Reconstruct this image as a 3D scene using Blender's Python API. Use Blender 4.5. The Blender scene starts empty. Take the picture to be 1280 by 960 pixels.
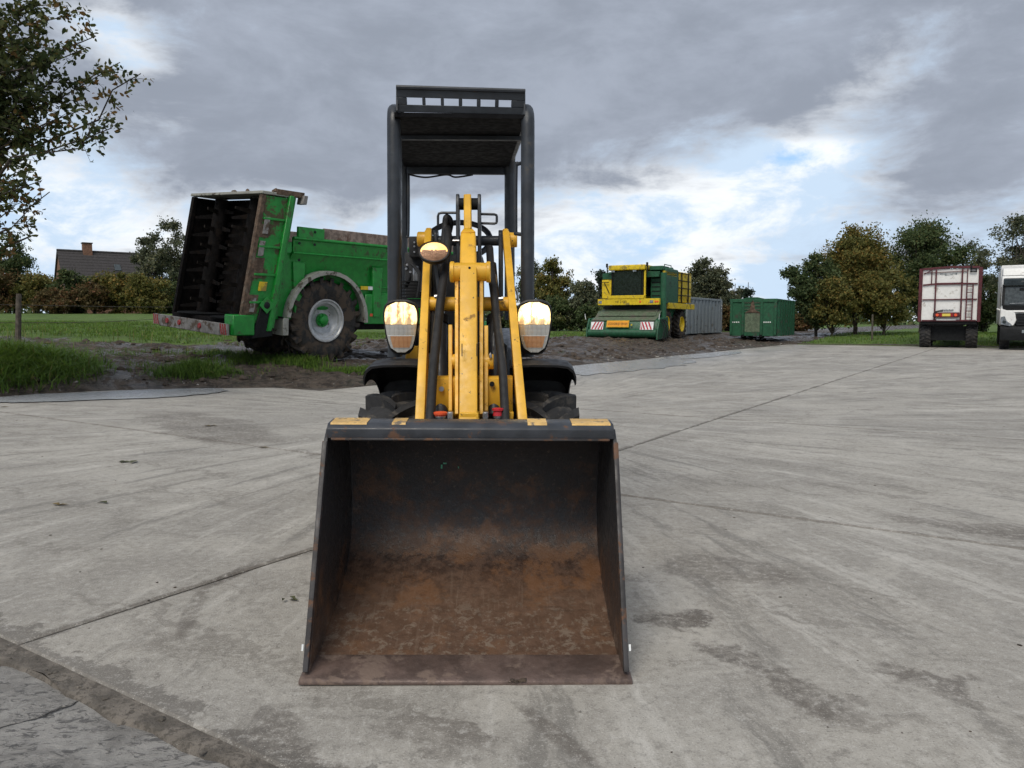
import bpy, bmesh, math, random
import numpy as np
from mathutils import Vector, Matrix, noise as mnoise
R = math.radians
SC = bpy.context.scene
COL = SC.collection
RNG = np.random.default_rng(7)
random.seed(7)

# ------------------------------------------------------------------ camera
CAM_H = 1.17
PITCH = math.atan(79 / 970)
cam_d = bpy.data.cameras.new('camera')
cam_d.sensor_width = 36.0
cam_d.lens = 36.0 * 970 / 1280
cam_d.clip_start = 0.05
cam_d.clip_end = 6000
cam = bpy.data.objects.new('camera', cam_d)
cam.location = (0, 0, CAM_H)
cam.rotation_euler = (math.pi / 2 - PITCH, 0, 0)
COL.objects.link(cam)
SC.camera = cam
SC.view_settings.view_transform = 'Standard'
SC.view_settings.look = 'None'
SC.view_settings.gamma = 1
SC.view_settings.use_curve_mapping = False
SC.view_settings.exposure = 0.62
SC.cycles.max_bounces = 5
SC.cycles.diffuse_bounces = 3
SC.cycles.glossy_bounces = 3
SC.cycles.adaptive_threshold = 0.02
SC.cycles.transparent_max_bounces = 8


def at(px, py, Y):
    """the point at distance Y that the photograph shows at (px, py)"""
    u = (px - 640) / 970
    v = (480 - py) / 970
    y = math.cos(PITCH) + v * math.sin(PITCH)
    z = -math.sin(PITCH) + v * math.cos(PITCH)
    t = Y / y
    return Vector((u * t, Y, CAM_H + z * t))


# ------------------------------------------------------------------ node helper
class NT:
    def __init__(self, tree):
        self.t = tree

    def new(self, typ, attrs=None, **ins):
        n = self.t.nodes.new(typ)
        for k, v in (attrs or {}).items():
            setattr(n, k, v)
        for k, v in ins.items():
            self.put(n.inputs[k.replace('_', ' ')], v)
        return n

    def put(self, sock, v):
        if isinstance(v, bpy.types.NodeSocket):
            self.t.links.new(v, sock)
        else:
            sock.default_value = v

    def m(self, op, a, b=0.0, c=0.0, clamp=False):
        n = self.t.nodes.new('ShaderNodeMath')
        n.operation = op
        n.use_clamp = clamp
        for s, v in zip(n.inputs, (a, b, c)):
            self.put(s, v)
        return n.outputs[0]

    def vm(self, op, a, b=(0, 0, 0), out=0):
        n = self.t.nodes.new('ShaderNodeVectorMath')
        n.operation = op
        self.put(n.inputs[0], a)
        if op == 'SCALE':
            self.put(n.inputs['Scale'], b)
        else:
            self.put(n.inputs[1], b)
        return n.outputs[out]

    def mix(self, f, a, b, blend='MIX'):
        n = self.t.nodes.new('ShaderNodeMix')
        n.data_type = 'RGBA'
        n.blend_type = blend
        self.put(n.inputs[0], f)
        self.put(n.inputs[6], a if isinstance(a, bpy.types.NodeSocket) else (*a, 1)[:4])
        self.put(n.inputs[7], b if isinstance(b, bpy.types.NodeSocket) else (*b, 1)[:4])
        return n.outputs[2]

    def noise(self, vec, scale, detail=4, rough=0.55, dist=0.0):
        n = self.new('ShaderNodeTexNoise', Scale=scale, Detail=detail, Roughness=rough, Distortion=dist)
        if vec is not None:
            self.put(n.inputs['Vector'], vec)
        return n.outputs[0]

    def step(self, v, lo, hi, a=0.0, b=1.0):
        n = self.new('ShaderNodeMapRange', {'interpolation_type': 'SMOOTHSTEP'})
        for k, x in (('Value', v), ('From Min', lo), ('From Max', hi), ('To Min', a), ('To Max', b)):
            self.put(n.inputs[k], x)
        return n.outputs[0]

    def sep(self, v):
        n = self.t.nodes.new('ShaderNodeSeparateXYZ')
        self.put(n.inputs[0], v)
        return n.outputs

    def comb(self, x, y, z):
        n = self.t.nodes.new('ShaderNodeCombineXYZ')
        for s, v in zip(n.inputs, (x, y, z)):
            self.put(s, v)
        return n.outputs[0]


# ------------------------------------------------------------------ sky and sun
SUN_AZ = R(203)      # clockwise from +Y: behind the camera and to its left
SUN_EL = R(50)
w = bpy.data.worlds.new('World')
SC.world = w
w.use_nodes = True
wt = NT(w.node_tree)
w.node_tree.nodes.clear()
sky = wt.new('ShaderNodeTexSky', {'sky_type': 'NISHITA', 'sun_disc': False, 'sun_elevation': SUN_EL,
                                  'sun_rotation': SUN_AZ, 'air_density': 1.0, 'dust_density': 1.5, 'ozone_density': 2.0})
tc = wt.new('ShaderNodeTexCoord').outputs['Generated']
dx, dy, dz = wt.sep(tc)
azi = wt.m('ARCTAN2', dx, dy)
ele = wt.m('ARCSINE', dz)
zz = wt.m('ADD', wt.m('MAXIMUM', dz, 0.0), 0.16)
plane = wt.comb(wt.m('DIVIDE', dx, zz), wt.m('DIVIDE', dy, zz), 0.0)
n1 = wt.noise(plane, 0.85, 5, 0.58, 0.5)
n2 = wt.noise(wt.vm('ADD', plane, (11.3, 4.1, 2.0)), 2.6, 5, 0.6, 0.4)
n3 = wt.noise(wt.comb(azi, wt.m('MULTIPLY', ele, 2.1), 3.7), 6.5, 7, 0.62, 0.25)


def pix_dir(px, py):
    d = at(px, py, 1.0) - Vector((0, 0, CAM_H))
    d.normalize()
    return math.atan2(d.x, d.y), math.asin(d.z)


def sky_blob(px, py, wx, wy, tilt, amp):
    a0, e0 = pix_dir(px, py)
    da = wt.m('SUBTRACT', azi, a0)
    de = wt.m('SUBTRACT', ele, e0)
    c, s = math.cos(R(tilt)), math.sin(R(tilt))
    u = wt.m('ADD', wt.m('MULTIPLY', da, c / (wx / 970)), wt.m('MULTIPLY', de, s / (wx / 970)))
    v = wt.m('SUBTRACT', wt.m('MULTIPLY', de, c / (wy / 970)), wt.m('MULTIPLY', da, s / (wy / 970)))
    r2 = wt.m('ADD', wt.m('MULTIPLY', u, u), wt.m('MULTIPLY', v, v))
    return wt.m('MULTIPLY', wt.m('POWER', 2.718, wt.m('MULTIPLY', r2, -1.0)), amp)


dens = wt.m('ADD', wt.m('MULTIPLY', wt.m('SUBTRACT', n1, 0.5), 0.80), wt.m('MULTIPLY', wt.m('SUBTRACT', n2, 0.5), 0.40))
dens = wt.m('ADD', dens, wt.m('MULTIPLY', wt.m('SUBTRACT', n3, 0.5), 1.35))
dens = wt.m('ADD', dens, wt.step(ele, 0.06, 0.30, 0.34, 0.74))
for b in ((480, 150, 300, 105, -3, 0.40),      # the heavy grey bank above the loader
          (1190, 190, 170, 110, 12, 0.26),     # grey bank on the far side
          (800, 90, 250, 70, 8, 0.20),
          (690, 300, 260, 70, 0, -0.18),       # thin bright cloud low in the middle
          (900, 240, 210, 60, 8, -0.30),
          (1010, 195, 62, 16, 4, -0.62),       # the blue hole
          (1090, 100, 90, 40, 30, -0.24),
          (160, 55, 80, 50, -30, -0.45),
          (90, 250, 150, 60, 10, -0.34),
          (190, 215, 60, 45, 0, 0.18)):
    dens = wt.m('ADD', dens, sky_blob(*b))
blue = wt.mix(0.70, wt.vm('SCALE', sky.outputs[0], 1.6), (1.9, 3.4, 5.9))
white = wt.mix(wt.step(n3, 0.42, 0.58), (4.1, 5.1, 6.3), (6.5, 6.75, 7.0))
grey = wt.mix(wt.step(n3, 0.34, 0.68), (2.62, 2.92, 3.50), (2.05, 2.30, 2.78))
c1 = wt.mix(wt.step(dens, -0.30, 0.10), blue, white)
c2 = wt.mix(wt.step(dens, 0.20, 0.78), c1, grey)
bg = wt.new('ShaderNodeBackground', Color=c2, Strength=0.1)
wo = wt.new('ShaderNodeOutputWorld')
w.node_tree.links.new(bg.outputs[0], wo.inputs[0])

w.cycles.sampling_method = 'MANUAL'
w.cycles.sample_map_resolution = 256

sun_d = bpy.data.lights.new('sun', 'SUN')
sun_d.energy = 1.5
sun_d.angle = R(35)
sun_d.color = (1.0, 0.93, 0.82)
sun = bpy.data.objects.new('sun', sun_d)
sdir = Vector((math.sin(SUN_AZ) * math.cos(SUN_EL), math.cos(SUN_AZ) * math.cos(SUN_EL), math.sin(SUN_EL)))
sun.rotation_euler = sdir.to_track_quat('Z', 'Y').to_euler()
sun.location = sdir * 50
COL.objects.link(sun)

# ------------------------------------------------------------------ materials
MATS = {}


def mat_begin(name):
    m = bpy.data.materials.new(name)
    m.use_nodes = True
    m.node_tree.nodes.clear()
    nt = NT(m.node_tree)
    p = nt.new('ShaderNodeBsdfPrincipled')
    o = nt.new('ShaderNodeOutputMaterial')
    m.node_tree.links.new(p.outputs[0], o.inputs[0])
    MATS[name] = m
    return m, nt, p


def mat(name, col, rough=0.5, metal=0.0, vary=0.12, dirt=None, dirt_amt=0.0, dirt_scale=6.0, bump=0.0, bscale=60.0,
        emit=None, emit_s=0.0, chips=None, trans=0.0, spec=0.5, coat=0.0):
    """a painted, worn or bare surface: colour drift, dirt or rust patches, fine relief"""
    m, nt, p = mat_begin(name)
    P = nt.new('ShaderNodeNewGeometry').outputs['Position']
    n = nt.noise(P, 9.0, 5, 0.6)
    c = nt.mix(nt.step(n, 0.38, 0.62), tuple(x * (1 - vary) for x in col), tuple(min(1, x * (1 + vary)) for x in col))
    rr = nt.step(nt.noise(P, 30.0, 4), 0.3, 0.7, max(0.03, rough - 0.1), min(1, rough + 0.12))
    if dirt:
        d = nt.noise(P, dirt_scale, 8, 0.68, 0.3)
        f = nt.step(d, 0.63 - 0.22 * dirt_amt, 0.71 - 0.22 * dirt_amt)
        c = nt.mix(nt.m('MULTIPLY', f, 0.9), c, dirt)
        rr = nt.m('ADD', rr, nt.m('MULTIPLY', f, 0.3), clamp=True)
    if chips:
        f2 = nt.step(nt.noise(nt.vm('MULTIPLY', P, (1.0, 1.0, 0.5)), 48.0, 5, 0.6), 0.67, 0.69)
        c = nt.mix(f2, c, chips)
    nt.put(p.inputs['Base Color'], c)
    nt.put(p.inputs['Roughness'], rr)
    p.inputs['Metallic'].default_value = metal
    p.inputs['Specular IOR Level'].default_value = spec
    p.inputs['Coat Weight'].default_value = coat
    if trans:
        p.inputs['Transmission Weight'].default_value = trans
    if emit:
        p.inputs['Emission Color'].default_value = (*emit, 1)
        p.inputs['Emission Strength'].default_value = emit_s
    if bump:
        b = nt.new('ShaderNodeBump', Strength=bump, Distance=0.01, Height=nt.noise(P, bscale, 5, 0.65))
        nt.put(p.inputs['Normal'], b.outputs[0])
    return m


MUDC = (0.085, 0.060, 0.040)
mat('yellow_paint', (0.80, 0.44, 0.035), 0.42, vary=0.09, dirt=(0.26, 0.14, 0.04), dirt_amt=0.14, dirt_scale=13, bump=0.06, chips=(0.05, 0.04, 0.035))
mat('grey_paint', (0.030, 0.035, 0.043), 0.42, vary=0.2, dirt=(0.07, 0.065, 0.06), dirt_amt=0.18, dirt_scale=9)
mat('black_plastic', (0.010, 0.010, 0.011), 0.55, vary=0.3, dirt=(0.05, 0.045, 0.04), dirt_amt=0.12, bump=0.1, bscale=200)
mat('black_hose', (0.009, 0.009, 0.010), 0.6, vary=0.3, bump=0.3, bscale=400)
mat('rubber', (0.022, 0.022, 0.023), 0.78, vary=0.3, dirt=(0.075, 0.068, 0.06), dirt_amt=0.5, dirt_scale=12, bump=0.25, bscale=90)
mat('muddy_rubber', (0.020, 0.019, 0.018), 0.85, vary=0.3, dirt=(0.07, 0.052, 0.038), dirt_amt=0.75, dirt_scale=5, bump=0.4, bscale=40)
mat('bare_steel', (0.42, 0.42, 0.43), 0.35, metal=0.9, vary=0.2)
mat('rim_grey', (0.42, 0.43, 0.44), 0.4, metal=0.35, vary=0.1, dirt=MUDC, dirt_amt=0.25)
mat('red_cap', (0.55, 0.02, 0.03), 0.4)
mat('orange_cap', (0.80, 0.10, 0.03), 0.45)


def mat_ribbed(name, c0, c1, metal):
    m, nt, p = mat_begin(name)
    o = nt.new('ShaderNodeTexCoord').outputs['Object']
    x, y, z = nt.sep(o)
    rib = nt.m('ABSOLUTE', nt.m('SINE', nt.m('MULTIPLY', z, 520.0)))
    col_ = nt.m('ABSOLUTE', nt.m('SINE', nt.m('ADD', nt.m('MULTIPLY', x, 150.0), nt.m('MULTIPLY', nt.noise(o, 40.0, 3), 3.0))))
    f = nt.m('MULTIPLY', nt.step(rib, 0.15, 0.7), nt.step(col_, 0.05, 0.8, 0.45, 1.0))
    nt.put(p.inputs['Base Color'], nt.mix(f, c0, c1))
    nt.put(p.inputs['Roughness'], 0.14)
    p.inputs['Metallic'].default_value = metal
    p.inputs['Coat Weight'].default_value = 0.8
    p.inputs['Coat Roughness'].default_value = 0.04
    bp = nt.new('ShaderNodeBump', Strength=0.3, Distance=0.003, Height=nt.m('ADD', rib, nt.m('MULTIPLY', col_, 0.5)))
    nt.put(p.inputs['Normal'], bp.outputs[0])


mat_ribbed('clear_lens', (0.46, 0.44, 0.40), (0.66, 0.64, 0.58), 0.5)
mat_ribbed('amber_lens', (0.38, 0.17, 0.07), (0.56, 0.30, 0.14), 0.15)
m_, nt_, p_ = mat_begin('lit_headlamp')
tco_ = nt_.new('ShaderNodeTexCoord').outputs['Object']
ox_, oy_, oz_ = nt_.sep(tco_)
cel_ = nt_.m('ABSOLUTE', nt_.m('SINE', nt_.m('ADD', nt_.m('MULTIPLY', ox_, 66.0), 0.6)))
fac_ = nt_.m('ADD', nt_.m('MULTIPLY', nt_.noise(nt_.vm('MULTIPLY', tco_, (1.0, 0.2, 0.6)), 60.0, 4, 0.6), 0.8), nt_.m('MULTIPLY', cel_, 0.22))
fac_ = nt_.m('SUBTRACT', fac_, nt_.step(oz_, 0.040, 0.016, 0.0, 0.14))
p_.inputs['Coat Weight'].default_value = 0.8
p_.inputs['Base Color'].default_value = (0.6, 0.5, 0.35, 1)
p_.inputs['Roughness'].default_value = 0.2
nt_.put(p_.inputs['Emission Color'], nt_.mix(nt_.step(fac_, 0.40, 0.60), (1.0, 0.52, 0.14), (1.0, 0.78, 0.34)))
nt_.put(p_.inputs['Emission Strength'], nt_.step(fac_, 0.38, 0.60, 0.22, 1.35))
mat('lit_bulb', (1, 0.9, 0.7), 0.3, emit=(1.0, 0.86, 0.58), emit_s=9.0)
mat('lit_worklight', (0.7, 0.4, 0.15), 0.25, emit=(1.0, 0.60, 0.18), emit_s=0.95, vary=0.3)
mat('worklight_glass', (0.45, 0.25, 0.15), 0.15, metal=0.4, vary=0.3, bump=0.5, bscale=150)
mat('green_paint', (0.010, 0.23, 0.030), 0.38, vary=0.12, dirt=(0.05, 0.075, 0.03), dirt_amt=0.32, dirt_scale=3.5)
mat('spreader_inside', (0.007, 0.006, 0.006), 0.8, vary=0.4, dirt=(0.016, 0.012, 0.010), dirt_amt=0.45, bump=0.8, bscale=20, spec=0.12)
mat('crusted_blade', (0.020, 0.016, 0.013), 0.8, vary=0.4, spec=0.2)
mat('rusty_mud', (0.105, 0.070, 0.048), 0.9, vary=0.35, dirt=(0.16, 0.13, 0.10), dirt_amt=0.35, bump=0.8, bscale=25)
mat('muddy_green', (0.010, 0.22, 0.030), 0.55, vary=0.12, dirt=(0.085, 0.045, 0.032), dirt_amt=0.62, dirt_scale=2.6, bump=0.4, bscale=25)
mat('roof_lining', (0.006, 0.006, 0.007), 0.7, vary=0.2, spec=0.1)
mat('grey_mudguard', (0.30, 0.30, 0.265), 0.6, vary=0.12, dirt=(0.06, 0.045, 0.032), dirt_amt=0.42, dirt_scale=4)
mat('board_grey', (0.23, 0.175, 0.145), 0.85, vary=0.3, dirt=(0.12, 0.07, 0.05), dirt_amt=0.5, dirt_scale=3, bump=0.4, bscale=30)
mat('dirty_white', (0.22, 0.21, 0.20), 0.6, vary=0.2, dirt=MUDC, dirt_amt=0.6, dirt_scale=5)
mat('dark_green', (0.012, 0.085, 0.038), 0.5, vary=0.2, dirt=(0.045, 0.05, 0.035), dirt_amt=0.30, dirt_scale=2.5)
mat('worn_green', (0.10, 0.135, 0.085), 0.6, vary=0.25, dirt=(0.12, 0.11, 0.085), dirt_amt=0.5, dirt_scale=2)
mat('sign_yellow', (0.70, 0.50, 0.012), 0.5, vary=0.10, dirt=(0.25, 0.19, 0.05), dirt_amt=0.42, dirt_scale=3)
mat('plate_orange', (0.80, 0.33, 0.01), 0.4, vary=0.05)
mat('plate_yellow', (0.75, 0.60, 0.10), 0.4, vary=0.05)
mat('dark_lettering', (0.06, 0.035, 0.01), 0.6)
mat('cab_glass', (0.012, 0.018, 0.018), 0.06, vary=0.3, spec=0.6)
mat('wind_glass', (0.05, 0.06, 0.062), 0.05, vary=0.3, spec=0.7)
mat('white_paint', (0.80, 0.80, 0.78), 0.4, vary=0.04, dirt=(0.40, 0.37, 0.33), dirt_amt=0.2, dirt_scale=2)
mat('maroon', (0.085, 0.014, 0.020), 0.55, vary=0.25, dirt=(0.10, 0.05, 0.04), dirt_amt=0.2)
mat('dark_steel', (0.009, 0.010, 0.011), 0.65, vary=0.3, spec=0.25)
mat('grey_cladding', (0.22, 0.25, 0.265), 0.5, vary=0.08, dirt=(0.13, 0.12, 0.105), dirt_amt=0.25, dirt_scale=2)
mat('red_stripe', (0.42, 0.02, 0.04), 0.5)
mat('red_lamp', (0.28, 0.012, 0.012), 0.25)
mat('chrome_lamp', (0.26, 0.28, 0.30), 0.15, metal=0.6, vary=0.35, bump=0.5, bscale=60)
mat('wood_post', (0.10, 0.085, 0.068), 0.9, vary=0.3, bump=0.5, bscale=40)
mat('house_brick', (0.20, 0.105, 0.070), 0.9, vary=0.25)
mat('roof_tile', (0.045, 0.040, 0.040), 0.8, vary=0.25)
mat('bark', (0.055, 0.045, 0.036), 0.95, vary=0.35, bump=0.6, bscale=25)
mat('leaf_litter', (0.16, 0.10, 0.04), 0.8, vary=0.5)
mat('marking_white', (0.75, 0.77, 0.76), 0.6)
mat('marking_yellow', (0.66, 0.42, 0.14), 0.5, vary=0.2, dirt=(0.13, 0.12, 0.11), dirt_amt=0.45, dirt_scale=18)
mat('green_chip', (0.10, 0.42, 0.25), 0.5)


def mat_leaf(name, c0, c1, c2, trans=0.35):
    """leaf colour by the leaf's own tint; light comes through the blade"""
    m, nt, p = mat_begin(name)
    a = nt.new('ShaderNodeAttribute', {'attribute_name': 'tint'}).outputs['Fac']
    c = nt.mix(nt.step(a, 0.0, 0.6), c0, c1)
    c = nt.mix(nt.step(a, 0.72, 1.0), c, c2)
    nt.put(p.inputs['Base Color'], c)
    p.inputs['Roughness'].default_value = 0.6
    p.inputs['Specular IOR Level'].default_value = 0.25
    if name == 'grass_blade':
        g_ = nt.new('ShaderNodeNewGeometry').outputs['Normal']
        nt.put(p.inputs['Normal'], nt.vm('NORMALIZE', nt.vm('ADD', nt.vm('SCALE', g_, 0.35), (0, 0, 1))))
    tr = nt.new('ShaderNodeBsdfTranslucent', Color=c)
    mx = nt.new('ShaderNodeMixShader', Fac=trans)
    out = [n for n in m.node_tree.nodes if n.type == 'OUTPUT_MATERIAL'][0]
    m.node_tree.links.new(p.outputs[0], mx.inputs[1])
    m.node_tree.links.new(tr.outputs[0], mx.inputs[2])
    m.node_tree.links.new(mx.outputs[0], out.inputs[0])
    return m


mat_leaf('leaf_oak', (0.035, 0.054, 0.019), (0.081, 0.095, 0.030), (0.203, 0.115, 0.038))
mat_leaf('leaf_dark', (0.042, 0.068, 0.029), (0.094, 0.130, 0.049), (0.162, 0.158, 0.059))
mat_leaf('leaf_olive', (0.082, 0.094, 0.026), (0.179, 0.170, 0.049), (0.292, 0.194, 0.052))
mat_leaf('leaf_autumn', (0.078, 0.068, 0.027), (0.155, 0.111, 0.046), (0.243, 0.115, 0.061))
mat_leaf('leaf_grey', (0.073, 0.089, 0.059), (0.143, 0.158, 0.094), (0.211, 0.198, 0.106))
mat_leaf('leaf_pine', (0.019, 0.035, 0.024), (0.038, 0.059, 0.038), (0.054, 0.070, 0.046), 0.1)
mat_leaf('grass_blade', (0.060, 0.125, 0.016), (0.120, 0.215, 0.028), (0.230, 0.205, 0.070), 0.3)


def mat_bucket():
    m, nt, p = mat_begin('bucket_steel')
    tco = nt.new('ShaderNodeTexCoord').outputs['Object']
    x, y, z = nt.sep(tco)
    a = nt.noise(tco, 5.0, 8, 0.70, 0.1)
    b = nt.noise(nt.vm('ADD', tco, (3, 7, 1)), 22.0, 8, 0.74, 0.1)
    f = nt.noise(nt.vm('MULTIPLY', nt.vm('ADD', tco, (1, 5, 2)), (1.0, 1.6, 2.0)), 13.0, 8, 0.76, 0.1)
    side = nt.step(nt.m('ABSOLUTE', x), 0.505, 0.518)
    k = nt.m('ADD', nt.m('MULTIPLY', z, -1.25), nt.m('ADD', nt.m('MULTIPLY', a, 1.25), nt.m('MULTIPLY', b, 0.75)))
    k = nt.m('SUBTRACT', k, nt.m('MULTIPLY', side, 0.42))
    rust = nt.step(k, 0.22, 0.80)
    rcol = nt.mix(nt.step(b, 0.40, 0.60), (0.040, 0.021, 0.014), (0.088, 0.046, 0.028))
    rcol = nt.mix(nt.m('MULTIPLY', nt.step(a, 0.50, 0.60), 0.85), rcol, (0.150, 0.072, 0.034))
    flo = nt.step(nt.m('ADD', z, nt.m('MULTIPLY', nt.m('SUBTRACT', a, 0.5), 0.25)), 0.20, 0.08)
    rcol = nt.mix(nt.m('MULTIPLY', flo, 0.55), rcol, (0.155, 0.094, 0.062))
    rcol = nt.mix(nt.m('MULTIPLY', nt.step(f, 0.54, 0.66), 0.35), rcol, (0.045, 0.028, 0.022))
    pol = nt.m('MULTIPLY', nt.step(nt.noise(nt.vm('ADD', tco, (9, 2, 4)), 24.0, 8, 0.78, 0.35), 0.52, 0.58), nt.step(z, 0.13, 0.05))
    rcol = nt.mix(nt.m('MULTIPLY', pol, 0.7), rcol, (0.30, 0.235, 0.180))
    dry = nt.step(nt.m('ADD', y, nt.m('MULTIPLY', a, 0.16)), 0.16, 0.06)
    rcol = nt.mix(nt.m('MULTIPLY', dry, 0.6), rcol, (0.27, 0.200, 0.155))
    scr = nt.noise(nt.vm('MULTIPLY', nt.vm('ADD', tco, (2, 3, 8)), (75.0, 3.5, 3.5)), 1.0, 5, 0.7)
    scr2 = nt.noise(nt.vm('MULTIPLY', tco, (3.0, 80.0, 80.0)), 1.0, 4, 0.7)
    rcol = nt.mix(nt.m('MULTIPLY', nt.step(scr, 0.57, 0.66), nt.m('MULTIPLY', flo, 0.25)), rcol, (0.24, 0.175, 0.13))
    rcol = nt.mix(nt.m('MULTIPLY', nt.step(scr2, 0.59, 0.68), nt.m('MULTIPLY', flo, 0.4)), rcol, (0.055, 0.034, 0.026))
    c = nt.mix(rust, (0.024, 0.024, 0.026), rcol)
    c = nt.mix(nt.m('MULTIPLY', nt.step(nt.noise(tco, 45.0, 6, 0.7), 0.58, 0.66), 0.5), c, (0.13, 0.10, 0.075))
    nt.put(p.inputs['Base Color'], c)
    nt.put(p.inputs['Roughness'], nt.step(b, 0.4, 0.6, 0.38, 0.58))
    nt.put(p.inputs['Metallic'], nt.m('MULTIPLY', pol, 0.3))
    bp = nt.new('ShaderNodeBump', Strength=0.45, Distance=0.006, Height=nt.m('ADD', b, nt.m('MULTIPLY', nt.noise(tco, 70, 5, 0.7), 0.5)))
    nt.put(p.inputs['Normal'], bp.outputs[0])


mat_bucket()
mat('bucket_edge', (0.040, 0.044, 0.052), 0.4, vary=0.2, dirt=(0.13, 0.065, 0.035), dirt_amt=0.28, dirt_scale=11)
mat('worn_rim', (0.048, 0.045, 0.046), 0.5, metal=0.2, vary=0.3, dirt=(0.16, 0.085, 0.05), dirt_amt=0.5, dirt_scale=14)
mat('cutting_steel', (0.135, 0.095, 0.080), 0.45, metal=0.25, vary=0.25, dirt=(0.20, 0.145, 0.115), dirt_amt=0.45, dirt_scale=8, bump=0.3)

E1 = Vector((0.547, 0.837))      # along the slabs, away from the camera
E2 = Vector((0.837, -0.547))     # across them


T_EDGE = 1.30


def mat_concrete(name, base_l, base_d):
    m, nt, p = mat_begin(name)
    P = nt.new('ShaderNodeNewGeometry').outputs['Position']
    warp = nt.new('ShaderNodeTexNoise', Scale=2.4, Detail=5.0, Roughness=0.65, Vector=P).outputs['Color']
    PW = nt.vm('ADD', P, nt.vm('SCALE', nt.vm('SUBTRACT', warp, (0.5, 0.5, 0.5)), 0.75))
    x, y, z = nt.sep(PW)
    px_, py_, pz_ = nt.sep(P)
    t = nt.m('ADD', nt.m('MULTIPLY', x, E1.x), nt.m('MULTIPLY', y, E1.y))
    b = nt.m('ADD', nt.m('MULTIPLY', x, E2.x), nt.m('MULTIPLY', y, E2.y))
    big = nt.noise(P, 0.45, 5, 0.6, 0.6)
    mid = nt.noise(P, 2.3, 7, 0.70, 0.6)
    fine = nt.noise(P, 26.0, 6, 0.78)
    grit = nt.noise(P, 150.0, 3, 0.7)
    c = nt.mix(nt.step(big, 0.38, 0.62), base_d, base_l)
    orand = nt.new('ShaderNodeObjectInfo').outputs['Random']
    c = nt.mix(nt.m('MULTIPLY', orand, 0.22), c, (0.25, 0.24, 0.22))
    c = nt.mix(nt.m('MULTIPLY', nt.step(mid, 0.50, 0.66), 0.32), c, tuple(0.55 * q for q in base_d))
    c = nt.mix(nt.m('MULTIPLY', nt.step(mid, 0.47, 0.36), 0.40), c, tuple(1.16 * q for q in base_l))
    # tyre and bucket scrapes: long arcs, and short marks across the slab
    ax = nt.m('ADD', nt.m('ADD', nt.m('MULTIPLY', px_, 0.8), nt.m('MULTIPLY', x, 0.2)), 0.3)
    ay = nt.m('SUBTRACT', nt.m('ADD', nt.m('MULTIPLY', py_, 0.8), nt.m('MULTIPLY', y, 0.2)), 9.5)
    arc = nt.m('SQRT', nt.m('ADD', nt.m('MULTIPLY', ax, ax), nt.m('MULTIPLY', ay, ay)))
    s1 = nt.noise(nt.comb(nt.m('MULTIPLY', nt.m('ARCTAN2', ax, nt.m('MULTIPLY', ay, -1.0)), 26.0), nt.m('MULTIPLY', arc, 0.42), 0.0), 1.0, 6, 0.74)
    s2 = nt.noise(nt.comb(nt.m('MULTIPLY', t, 5.0), nt.m('MULTIPLY', b, 0.55), 5.0), 1.0, 6, 0.74)
    s3 = nt.noise(nt.comb(nt.m('MULTIPLY', b, 7.0), nt.m('MULTIPLY', t, 0.9), 9.0), 1.0, 6, 0.74)
    c = nt.mix(nt.m('MULTIPLY', nt.step(s1, 0.53, 0.64), 0.66), c, tuple(0.52 * q for q in base_d))
    c = nt.mix(nt.m('MULTIPLY', nt.step(s1, 0.47, 0.34), 0.52), c, (0.60, 0.575, 0.525))
    c = nt.mix(nt.m('MULTIPLY', nt.step(s2, 0.545, 0.64), 0.55), c, (0.175, 0.158, 0.135))
    c = nt.mix(nt.m('MULTIPLY', nt.m('MULTIPLY', nt.step(s3, 0.55, 0.66), nt.step(big, 0.42, 0.58)), 0.55), c, (0.165, 0.150, 0.132))
    # old oil and mud marks, each with its own place and ragged outline
    tot = None
    for (x0, y0, x1, y1, wd, k) in STAINS:
        dx_, dy_ = x1 - x0, y1 - y0
        L = math.hypot(dx_, dy_)
        ux, uy = dx_ / L, dy_ / L
        mp = nt.new('ShaderNodeMapping', {'vector_type': 'TEXTURE'}, Vector=P if wd < 0.06 else PW)
        mp.inputs['Location'].default_value = ((x0 + x1) / 2, (y0 + y1) / 2, 0)
        mp.inputs['Rotation'].default_value = (0, 0, math.atan2(uy, ux))
        mp.inputs['Scale'].default_value = (L / 2, wd, 1e6)
        ln = nt.vm('LENGTH', mp.outputs[0], out=1)
        f = nt.step(ln, 1.12, 0.62, 0.0, k)
        tot = f if tot is None else nt.m('MAXIMUM', tot, f)
    brk = nt.step(nt.m('ADD', nt.m('MULTIPLY', fine, 0.5), nt.m('MULTIPLY', s2, 0.5)), 0.42, 0.56, 0.45, 1.0)
    c = nt.mix(nt.m('MULTIPLY', tot, brk), c, (0.135, 0.118, 0.100))
    # soil caught along the joints
    t0_ = nt.m('ADD', nt.m('MULTIPLY', px_, E1.x), nt.m('MULTIPLY', py_, E1.y))
    b0_ = nt.m('ADD', nt.m('MULTIPLY', px_, E2.x), nt.m('MULTIPLY', py_, E2.y))
    jd = nt.m('MINIMUM', nt.m('MINIMUM', nt.m('ABSOLUTE', nt.m('SUBTRACT', t0_, 4.72)), nt.m('ABSOLUTE', nt.m('SUBTRACT', t0_, 9.1))), nt.m('ABSOLUTE', nt.m('ADD', b0_, 3.0)))
    jd = nt.m('MINIMUM', jd, nt.m('SUBTRACT', nt.m('ABSOLUTE', nt.m('SUBTRACT', t0_, T_EDGE)), nt.m('MULTIPLY', nt.m('SUBTRACT', nt.noise(P, 5.0, 6, 0.7), 0.42), 0.6)))
    jd = nt.m('SUBTRACT', jd, nt.m('MULTIPLY', nt.m('SUBTRACT', mid, 0.45), 0.16))
    c = nt.mix(nt.step(jd, 0.030, 0.006, 0.0, 0.60), c, (0.11, 0.098, 0.085))
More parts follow.
